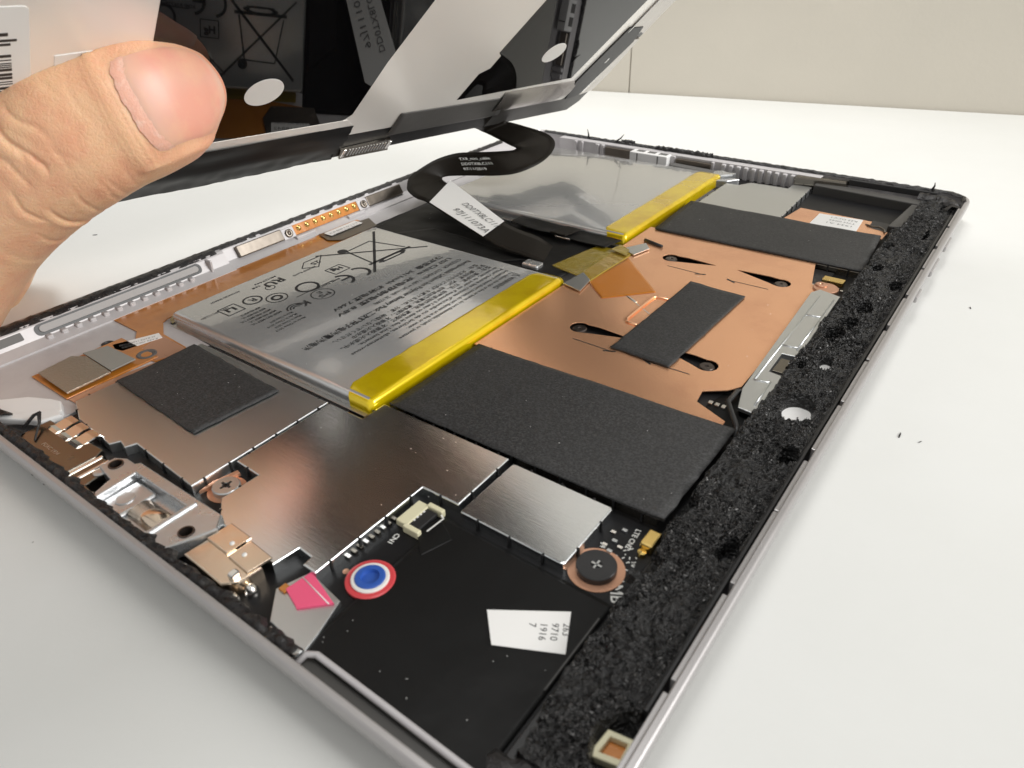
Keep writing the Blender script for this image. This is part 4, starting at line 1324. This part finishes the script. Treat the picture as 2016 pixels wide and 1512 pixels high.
finish('foil_wrap', bm, 'display_foil', D, True, 'crumpled silver foil at the lower right corner of the display')
dpoly('grey_edge', [(0.6, -50), (10.0, -50), (10.2, -14), (18, -8), (23, -2.4), (20, -0.6), (6, -0.8), (0.8, -4)], -0.5, -0.02, 'grey_tape')
dpoly('frame_rail', [(24, -19.5), (52, -16.8), (52, -9.2), (44, -6.5), (14, -9.5), (12.5, -16)], -2.2, -0.02, 'plastic_black', bev=0.5)
dpoly('silver_edge', [(12.0, -8.6), (44, -5.6), (44, -2.0), (24, -0.4), (14, -1.0)], -1.3, -0.02, 'display_foil', bev=0.3)
dpoly('silver_rail', [(52.4, -15.2), (168, -9.0), (168, -3.2), (48, -4.6)], -2.0, -0.02, 'display_foil', bev=0.5)
tube('bright_edge', [(50, -15.4, -1.9), (168, -9.2, -1.9)], 0.4, 'chrome', D, 8)
box('pale_speck', 33.4, 35.8, -12.6, -11.9, -2.3, -2.15, 'label_white', D, 0.05)
# stickers on the bare metal at the left
lab = dpoly('white_label', rrect(30, 74.2, -236, -201.6, 1.0, 4), zf - 0.06, -1.605, 'label_white', label='white barcode sticker on the display back')
bm = bmesh.new()
zt = zf - 0.10
xx = 50.0
random.seed(9)
while xx < 62.5:
    w = random.choice((0.25, 0.25, 0.45, 0.7))
    add_box(bm, xx, xx + w, -228, -204.6, zt, zt + 0.03, 0)
    xx += w + random.choice((0.25, 0.4, 0.6))
for (p, q) in (((68.0, -215), (67.6, -204.9)), ((66.4, -216), (66.2, -203.6)), ((65.2, -213), (65.4, -204.6))):
    add_box(bm, min(p[0], q[0]) - 0.2, max(p[0], q[0]) + 0.2, p[1], q[1], zt, zt + 0.03, 0)
finish('printed_bars', bm, 'ink_black', lab)
lab = dpoly('white_label', [(45, -197.6), (61.3, -197.6), (61.9, -191.0), (45, -191.0)], zf - 0.06, -1.605, 'label_white', label='small white sticker beside the thumb')
bm = bmesh.new()
add_text(bm, 'C3885V', 0.9, (59.2, -195.6, zt), (0, 1, 0), (1, 0, 0), width=3.2)
add_box(bm, 57.4, 57.9, -196.8, -191.8, zt, zt + 0.03, 0)
add_box(bm, 50, 57.4, -196.8, -196.3, zt, zt + 0.03, 0)
finish('printed_text', bm, 'ink_black', lab)

# ------------------------------------------------------------------ ribbon cable from display to board
RB = [(21.5, 170.1, 29.4, 19.7, 166.5, 28.4), (22.9, 182.9, 28.3, 17.0, 182.7, 23.0), (19.8, 199.0, 22.3, 14.6, 190.9, 19.5), (26.8, 200.1, 21.2, 18.6, 191.4, 18.3),
      (34.3, 202.1, 19.5, 29.2, 188.0, 17.2), (38.9, 201.7, 18.2, 31.2, 188.1, 16.7), (42.1, 199.3, 16.4, 32.3, 188.2, 16.3), (44.4, 192.5, 14.6, 32.6, 187.2, 16.2),
      (44.4, 184.1, 13.0, 32.3, 185.0, 16.2), (40.8, 176.8, 11.4, 27.3, 180.0, 16.2), (34.9, 172.8, 10.6, 22.4, 177.2, 16.0), (23.8, 169.1, 9.8, 16.0, 173.5, 15.6),
      (18.4, 166.9, 9.4, 12.4, 166.3, 14.6), (16.6, 165.1, 9.2, 10.9, 158.0, 12.6), (16.7, 164.2, 9.1, 11.8, 152.1, 11.4), (17.0, 163.7, 9.0, 14.5, 148.1, 10.4),
      (17.6, 163.0, 9.0, 17.2, 145.5, 9.5), (18.7, 162.3, 8.9, 22.8, 143.5, 8.6), (23.4, 160.2, 8.6, 27.1, 143.7, 8.0), (35.2, 155.0, 7.9, 38.8, 139.7, 7.4),
      (47.1, 150.2, 7.2, 49.9, 135.7, 6.8), (57.1, 146.0, 6.5, 59.6, 132.4, 6.3), (64.5, 144.5, 5.8, 68.4, 130.1, 5.6), (71.6, 144.5, 5.0, 77.6, 130.1, 5.0), (75.4, 143.8, 4.3, 80.7, 130.7, 4.3), (78.6, 143.4, 3.5, 83.6, 131.4, 3.4), (81.6, 142.8, 2.7, 86.2, 132.0, 2.6)]
RB = np.array(RB)


def smooth_rows(P, sub=6):
    out = []
    n = len(P)
    for i in range(n - 1):
        p0, p1, p2, p3 = P[max(i - 1, 0)], P[i], P[i + 1], P[min(i + 2, n - 1)]
        for k in range(sub):
            t = k / sub
            out.append(0.5 * ((2 * p1) + (-p0 + p2) * t + (2 * p0 - 5 * p1 + 4 * p2 - p3) * t * t + (-p0 + 3 * p1 - 3 * p2 + p3) * t ** 3))
    out.append(P[-1])
    return np.array(out)


RS = smooth_rows(RB)
cable = empty('ribbon_cable', (60, 140, 6))
tag(cable, 'black S-shaped ribbon cable joining the lifted display to the board', 'cable')
bm = bmesh.new()
rows = []
off = Vector((60, 140, 6))
for r in RS:
    a, b = Vector(r[:3]) - off, Vector(r[3:]) - off
    rows.append([bm.verts.new(a.lerp(b, k / 6)) for k in range(7)])
for a, b in zip(rows, rows[1:]):
    for k in range(6):
        bm.faces.new((a[k], a[k + 1], b[k + 1], b[k]))
bmesh.ops.recalc_face_normals(bm, faces=bm.faces[:])
bmesh.ops.solidify(bm, geom=bm.faces[:], thickness=0.14)
finish('ribbon', bm, 'ribbon_black', cable, True)
# white sticker on the ribbon
la, lb_, lc, ld_ = [Vector(p) - off for p in ((20.1, 164.0, 9.05), (58.3, 145.6, 6.9), (60.4, 132.1, 6.75), (28.6, 143.2, 8.55))]
la, ld_ = la.lerp(lb_, 0.02), ld_.lerp(lc, 0.02)
bm = bmesh.new()
g = [[bm.verts.new(la.lerp(lb_, u / 8).lerp(ld_.lerp(lc, u / 8), v / 4) + Vector((0, 0, 0.12))) for v in range(5)] for u in range(9)]
for u in range(8):
    for v in range(4):
        bm.faces.new((g[u][v], g[u + 1][v], g[u + 1][v + 1], g[u][v + 1]))
bmesh.ops.recalc_face_normals(bm, faces=bm.faces[:])
bmesh.ops.solidify(bm, geom=bm.faces[:], thickness=0.07)
st = finish('white_label', bm, 'label_white', cable, False, 'white sticker with a printed serial on the ribbon cable')
ex = ((lb_ - la).normalized() + (lc - ld_).normalized()).normalized()
ey = (la - ld_)
ey = (ey - ex * ey.dot(ex)).normalized()
ez = ex.cross(ey)
bm = bmesh.new()
c0 = la.lerp(lb_, 0.40).lerp(ld_.lerp(lc, 0.40), 0.46)
add_text(bm, 'DD0TX8LC111', 3.4, c0 + ez * 0.28, ex, ey, ez, width=22.0)
c0 = la.lerp(lb_, 0.36).lerp(ld_.lerp(lc, 0.36), 0.80)
add_text(bm, '97J111073A', 3.4, c0 + ez * 0.30, ex, ey, ez, width=22.0)
finish('printed_text', bm, 'ink_grey', st)
# faint white print on the upper bend, following the ribbon surface
mid = (RS[:, :3] + RS[:, 3:]) / 2
marc = np.concatenate([[0], np.cumsum(np.linalg.norm(np.diff(mid, axis=0), axis=1))])


def on_ribbon(dist, f, lift):
    i = min(max(int(np.searchsorted(marc, dist)), 1), len(marc) - 1)
    k = (dist - marc[i - 1]) / max(marc[i] - marc[i - 1], 1e-6)
    r = RS[i - 1] * (1 - k) + RS[i] * k
    a, b = Vector(r[:3]), Vector(r[3:])
    r2 = RS[i]
    t = (Vector(RS[i][:3]) + Vector(RS[i][3:]) - Vector(RS[i - 1][:3]) - Vector(RS[i - 1][3:])).normalized()
    n = t.cross(b - a).normalized()
    if n.dot(CAM - a) < 0:
        n = -n
    return a.lerp(b, f) + n * lift - off


s_end = marc[6 * 11]
for k, (txt, wid) in enumerate((('TX8_mini_cable', 12.5), ('DD0TX8LC111', 11.5), ('97/11/2019', 8.0))):
    bm = bmesh.new()
    add_text(bm, txt, 2.3, (0, 0, 0), (1, 0, 0), (0, 1, 0), width=wid)
    for v in bm.verts:
        v.co = on_ribbon(s_end - v.co.x, 0.66 - 0.22 * k + v.co.y / 14.5, 0.32)
    finish('printed_text', bm, 'silk_white', cable, keep=True)

# ------------------------------------------------------------------ hand: thumb on the inner face, fingers behind the panel
TH = [(35.23, 71.81, 55.46, -0.018, -0.3314, -0.9433, 0.9623, 0.2503, -0.1063, 1.15, 4.0),
      (35.67, 70.32, 55.97, 0.0334, -0.2572, -0.9658, 0.9637, 0.2645, -0.0371, 5.25, 6.0),
      (36.41, 67.66, 56.61, 0.1041, -0.1494, -0.9833, 0.9831, 0.165, 0.079, 8.54, 7.6),
      (36.6, 64.35, 56.98, 0.1645, -0.0504, -0.9851, 0.9771, 0.1453, 0.1557, 11.17, 8.8),
      (37.56, 59.3, 57.23, 0.2046, 0.0206, -0.9786, 0.9681, 0.1437, 0.2054, 12.94, 9.8),
      (38.16, 53.65, 57.08, 0.2479, 0.1058, -0.963, 0.9677, -0.0753, 0.2408, 13.75, 10.6),
      (37.07, 48.91, 55.96, 0.2739, 0.16, -0.9484, 0.8851, -0.4276, 0.1835, 14.09, 11.3),
      (34.58, 45.18, 54.62, 0.2876, 0.1941, -0.9379, 0.7818, -0.6132, 0.1128, 14.55, 12.0),
      (31.78, 41.59, 52.82, 0.3142, 0.2658, -0.9114, 0.7471, -0.6616, 0.0646, 15.17, 12.8),
      (28.72, 38.16, 50.55, 0.3345, 0.3286, -0.8832, 0.7171, -0.6968, 0.0124, 15.74, 13.0),
      (25.2, 34.73, 47.78, 0.3503, 0.3876, -0.8526, 0.6825, -0.7291, -0.0511, 16.37, 13.2),
      (20.41, 30.86, 43.82, 0.3603, 0.4329, -0.8263, 0.6633, -0.7417, -0.0993, 17.12, 13.6),
      (15.11, 26.84, 39.24, 0.3656, 0.4651, -0.8062, 0.6705, -0.7324, -0.1185, 18.05, 14.0),
      (8.99, 22.06, 33.56, 0.3689, 0.4975, -0.7851, 0.6909, -0.7118, -0.1265, 19.07, 14.6),
      (1.26, 15.8, 25.74, 0.3698, 0.5079, -0.778, 0.6946, -0.7073, -0.1315, 20.46, 15.5),
      (-8.42, 8.19, 16.23, 0.3704, 0.4899, -0.7892, 0.6786, -0.7228, -0.1302, 22.0, 17.0),
      (-20.35, -0.8, 12.0, 0.3708, 0.4771, -0.7968, 0.6686, -0.7326, -0.1276, 22.0, 18.0)]
TH = np.array(TH)
slim = np.array([0, 0, 0, 0, 0.05, 0.15, 0.3, 0.5, 0.75, 1.05, 1.5, 2.0, 2.5, 2.8, 2.8, 2.8, 2.8])
TH[:, :3] -= TH[:, 3:6] * slim[:, None]
TH[:, 9] -= slim
TH[:6, :3] += np.array([0.16, -0.98, 0.09]) * np.array([3.4, 3.3, 3.1, 2.6, 1.8, 0.8])[:, None]
TS = smooth_rows(TH, 6)


def ell(c, u, v, hw, ht, n=40):
    pts = []
    for k in range(n):
        a = 2 * math.pi * k / n
        ca, sa = math.cos(a), math.sin(a)
        # slightly squared section, flatter on the pressed side
        ex_ = 2.25
        x = math.copysign(abs(ca) ** (2 / ex_), ca)
        y = math.copysign(abs(sa) ** (2 / ex_), sa)
        pts.append(c + u * (hw * x) + v * (ht * y))
    return pts


def loft(bm, secs):
    rings = [[bm.verts.new(p) for p in s] for s in secs]
    n = len(rings[0])
    for a, b in zip(rings, rings[1:]):
        for i in range(n):
            bm.faces.new((a[i], a[(i + 1) % n], b[(i + 1) % n], b[i]))
    bm.faces.new(rings[0][::-1])
    bm.faces.new(rings[-1])


def limb(bm, pts, rad, flat=1.0, sub=5, n=20, up=None):
    P = smooth_rows(np.array([list(p) + [r] for p, r in zip(pts, rad)], float), sub)
    secs = []
    for i in range(len(P)):
        t = Vector(P[min(i + 1, len(P) - 1)][:3]) - Vector(P[max(i - 1, 0)][:3])
        t.normalize()
        u = t.cross(up or PN)
        u.normalize()
        v = u.cross(t)
        r = P[i][3]
        secs.append([Vector(P[i][:3]) + u * (r * math.cos(2 * math.pi * k / n)) + v * (r * flat * math.sin(2 * math.pi * k / n)) for k in range(n)])
    loft(bm, secs)


def pl(a, b, h):
    return PC + PA * a + PB * b + PN * h


bm = bmesh.new()
secs = []
for r in TS:
    secs.append(ell(Vector(r[:3]), Vector(r[3:6]).normalized(), Vector(r[6:9]).normalized(), max(r[9], 0.6), max(r[10], 0.6)))
loft(bm, secs)
# palm, wrist and the four fingers behind the panel
palm_c = pl(-42, -232, 2)
limb(bm, [pl(-14, -206, 12), pl(-30, -220, 6), pl(-52, -240, 4), pl(-85, -262, 2), pl(-120, -285, 0)], [15, 21, 24, 23, 22], 0.8, up=PN)
for k, (da, db, ln, rr) in enumerate(((0, 0, 66, 8.6), (-4, -19, 74, 8.8), (-10, -38, 68, 8.4), (-18, -56, 54, 7.4))):
    k0 = pl(-24 + da, -212 + db, 8)
    k1 = pl(-4 + da, -204 + db, 17)
    k2 = pl(-4 + da + ln * 0.42, -196 + db * 0.95, 13.5)
    k3 = pl(-4 + da + ln * 0.74, -190 + db * 0.9, 10.8)
    k4 = pl(-4 + da + ln, -186 + db * 0.88, 8.6)
    limb(bm, [pl(-46 + da * 0.5, -224 + db * 0.6, 4), k0, k1, k2, k3, k4], [12, rr + 2.2, rr + 0.8, rr, rr - 0.8, 3.0], 0.95, up=PN)
bmesh.ops.recalc_face_normals(bm, faces=bm.faces[:])
bmesh.ops.scale(bm, vec=(S, S, S), verts=bm.verts[:])
me = bpy.data.meshes.new('hand_raw')
bm.to_mesh(me)
bm.free()
tmp = bpy.data.objects.new('hand_raw', me)
COL.objects.link(tmp)
rm = tmp.modifiers.new('r', 'REMESH')
rm.mode = 'VOXEL'
rm.voxel_size = 0.00040
smd = tmp.modifiers.new('s', 'SMOOTH')
smd.iterations = 18
smd.factor = 0.5
bpy.context.view_layer.update()
dg = bpy.context.evaluated_depsgraph_get()
hm = bpy.data.meshes.new_from_object(tmp.evaluated_get(dg))
bpy.data.objects.remove(tmp)
hm.name = 'hand'
# creases over the thumb joint, soft folds, redder tip
N = len(hm.vertices)
co = np.empty(N * 3)
hm.vertices.foreach_get('co', co)
co = co.reshape(-1, 3) / S
nr = np.empty(N * 3)
hm.vertices.foreach_get('normal', nr)
nr = nr.reshape(-1, 3)
ax = TS[:, :3]
seg = np.linalg.norm(np.diff(ax, axis=0), axis=1)
arc = np.concatenate([[0], np.cumsum(seg)])
near = np.where((co[:, 0] > -15) & (np.abs((co - np.array(PC)) @ np.array(PN) + 12) < 30))[0]
tint = np.zeros(N)
cn_ = co[near]
best = np.full(len(near), 1e9)
bs = np.zeros(len(near))
bi = np.zeros(len(near), int)
for i in range(len(ax)):
    d = np.linalg.norm(cn_ - ax[i], axis=1)
    mk = d < best
    best[mk] = d[mk]
    bi[mk] = i
Tn = np.gradient(ax, axis=0)
Tn /= np.linalg.norm(Tn, axis=1)[:, None]
rel = cn_ - ax[bi]
bs = arc[bi] + np.sum(rel * Tn[bi], axis=1)
uu = np.sum(rel * TS[bi, 3:6], axis=1) / np.maximum(TS[bi, 9], 1)
vv = np.sum(rel * TS[bi, 6:9], axis=1)
dorsal = np.clip(vv / 6.0, 0, 1)
disp_ = np.zeros(len(near))
CR = [(34.0, 0.22, 0.40, 0.6), (36.6, 0.40, 0.45, 1.7), (38.6, 0.30, 0.4, 2.4), (40.0, 0.60, 0.45, 3.1), (42.2, 0.70, 0.45, 4.6), (44.2, 0.36, 0.42, 5.3), (46.0, 0.46, 0.45, 6.0), (49.6, 0.30, 0.5, 7.7), (31.0, 0.16, 0.45, 11.0), (28.0, 0.12, 0.4, 12.2), (53.0, 0.14, 0.7, 13.0), (59.0, 0.12, 1.2, 15.0)]
for s0, dep, wid, ph in CR:
    wob = np.array([3.2 * nval(a * 1.3 + ph, ph * 2.0, 0.0) + 0.9 * nval(a * 4.0, ph, 3.0) for a in uu])
    amp = np.array([max(0.0, 0.25 + 1.5 * nval(a * 1.7, ph * 3.1, 6.0)) for a in uu])
    # arch: folds bow towards the tip in the middle of the joint
    sc = s0 - 3.4 + wob + 1.8 * (uu ** 2)
    disp_ -= 0.8 * dep * np.clip(amp * 1.5, 0, 1) * np.exp(-((bs - sc) / wid) ** 2)
    disp_ += 0.35 * dep * np.clip(amp * 1.5, 0, 1) * np.exp(-((bs - sc - 1.5) / 0.9) ** 2)
# shallow step round the nail
na = (bs > 3.0) & (bs < 22.5)
ring = np.exp(-((bs - 21.4) / 1.3) ** 2) * 0.5
disp_ += ring * (np.abs(uu) < 0.8)
lat = np.exp(-((np.abs(uu) - 0.80) / 0.07) ** 2) * np.clip((bs - 6) / 5, 0, 1) * np.clip((22.5 - bs) / 3, 0, 1) * 0.45
disp_ += lat
dz = np.zeros(N)
dz[near] = disp_ * dorsal
co2 = co + nr * dz[:, None]
tint[near] = np.clip((22.0 - bs) / 20.0, 0, 1) * 0.9
hm.vertices.foreach_set('co', (co2 * S).ravel())
at = hm.attributes.new('tint', 'FLOAT', 'POINT')
at.data.foreach_set('value', tint)
hm.update()
hand = link('hand', hm, 'skin', None, True)
tag(hand, 'bare hand at the left with its thumb pressed on the display underside', 'hand')

# thumb nail: a curved plate seated on the dorsal side
bm = bmesh.new()
tl = bm.verts.layers.float.new('tint')


def nail_pt(s, a, lift):
    i = int(np.searchsorted(arc, s))
    i = min(max(i, 1), len(arc) - 1)
    f = (s - arc[i - 1]) / max(arc[i] - arc[i - 1], 1e-6)
    r = TS[i - 1] * (1 - f) + TS[i] * f
    c, u, v = Vector(r[:3]), Vector(r[3:6]).normalized(), Vector(r[6:9]).normalized()
    return c, u, v, r[9], r[10]


rows = []
NS, NA = 28, 30
for i in range(NS + 1):
    s = 3.4 + 17.0 * i / NS
    row = []
    for j in range(NA + 1):
        t = j / NA * 2 - 1
        f = i / NS
        # free edge rounds off at the tip, root is a shallow curve
        ss = s + (1 - f) * 4.2 * abs(t) ** 2.4 + f * (-1.2) * (1 - t * t) * 0.0 - f * 1.6 * abs(t) ** 3
        c, u, v, hw, ht = nail_pt(ss, 0, 0)
        ang = t * math.radians(56)
        x = math.sin(ang) / math.sin(math.radians(56)) * 0.72 * min(hw, 13.2)
        q = max(0.0, 1 - (abs(x) / hw) ** 2.25) ** (1 / 2.25)
        p = c + u * x + v * (ht * q + 0.35 - 1.0 * abs(t) ** 8 - (0.7 if i == NS else (0.35 if i == NS - 1 else 0)))
        vv_ = bm.verts.new(p)
        vv_[tl] = (1.0 if f > 0.93 else 0.85 * max(0, (f - 0.74) / 0.19)) if f > 0.74 else max(0.0, min(1.0, (0.14 - f) / 0.1)) * 0.8 + 0.35 * max(0, math.exp(-((t + 0.25) / 0.22) ** 2)) * (1 if f < 0.75 else 0)
        row.append(vv_)
    rows.append(row)
for a, b in zip(rows, rows[1:]):
    for k in range(NA):
        bm.faces.new((a[k], a[k + 1], b[k + 1], b[k]))
root_line = [rows[NS - 1][k].co.copy() for k in range(1, NA)]
finish('thumb_nail', bm, 'nail', hand, True)
bm = bmesh.new()
g = []
for k, p in enumerate(root_line):
    c, u, v, hw, ht = nail_pt(20.4, 0, 0)
    c2 = nail_pt(15.0, 0, 0)[0]
    t = (c - c2).normalized()
    w = 1.0 + 0.5 * nval(k * 0.4, 2.0, 0) + 0.3 * nval(k * 1.3, 5.0, 0)
    row = []
    for q in range(6):
        f = q / 5
        row.append(bm.verts.new(p + t * (f * 2.8 - 1.5) * w + v * (0.36 + 0.16 * math.sin(f * math.pi) - 0.10 * f + 0.10 * nval(k * 0.9, q * 0.9, 3.0))))
    g.append(row)
for a, b in zip(g, g[1:]):
    for q in range(5):
        bm.faces.new((a[q], a[q + 1], b[q + 1], b[q]))
finish('cuticle', bm, 'cuticle', hand, True)

# ------------------------------------------------------------------ crumbs of foam on the desk
random.seed(3)
for (x, y, r, lb) in ((-63.4, 74.8, 0.9, 'dark crumb on the desk behind the thumb'),
                      (184.0, 107.4, 1.0, 'dark fibre crumb on the desk right of the tablet'),
                      (187.6, 107.0, 0.7, 'tiny dark crumb beside the fibre crumb on the desk'),
                      (186.5, 174.6, 0.8, 'dark crumb on the desk near the far right corner'),
                      (71.2, -6.5, 0.35, 'speck on the desk by the near edge of the tablet')):
    bm = bmesh.new()
    r *= 0.40
    bmesh.ops.create_icosphere(bm, subdivisions=2, radius=r)
    for v in bm.verts:
        k = 1 + 0.8 * nval(v.co.x * 1.7 + x, v.co.y * 1.7, v.co.z * 1.7 + y)
        v.co = Vector((v.co.x * 2.2 * k, v.co.y * 0.45 * k, v.co.z * 0.4 * k + r * 0.25))
    o = finish('foam_crumb', bm, 'adhesive_black', None, True)
    o.location = Vector((x, y, 0)) * S
    o.rotation_euler = (0, 0, random.uniform(0, 3))
    tag(o, lb, 'crumb', 'foam crumbs on the desk')

# specks of dust on the parts
rng = np.random.default_rng(11)
vs, fs = [], []
ZONES = ((98.5, 158, 55, 84, 5.12, 14), (99, 157, 172, 199, 5.12, 14), (42.5, 73, 26, 44, 5.12, 10), (129, 158, 6, 35, 3.15, 12), (25, 86, 52, 121, 6.03, 22), (25, 86, 160, 228, 6.03, 8),
         (97, 153, 86, 170, 4.42, 24), (88, 127, 26, 52, 4.42, 16), (20, 90, 125, 155, 4.6, 10))
for x0, x1, y0, y1, z, n in ZONES:
    for k in range(n):
        x, y = rng.uniform(x0, x1), rng.uniform(y0, y1)
        r = rng.uniform(0.03, 0.065)
        b = len(vs)
        st = rng.uniform(1, 3.5)
        an = rng.uniform(0, 3.14)
        for q in range(6):
            a = q * math.pi / 3
            dx, dy = r * st * math.cos(a), r * math.sin(a)
            vs.append((x + dx * math.cos(an) - dy * math.sin(an), y + dx * math.sin(an) + dy * math.cos(an), z))
        vs.append((x, y, z + r))
        fs += [(b + q, b + (q + 1) % 6, b + 6) for q in range(6)]
dm = bpy.data.meshes.new('dust')
dm.from_pydata((np.array(vs) * S).tolist(), [], fs)
dm.update()
o = link('dust', dm, 'label_white', T)
o['kind'] = 'stuff'
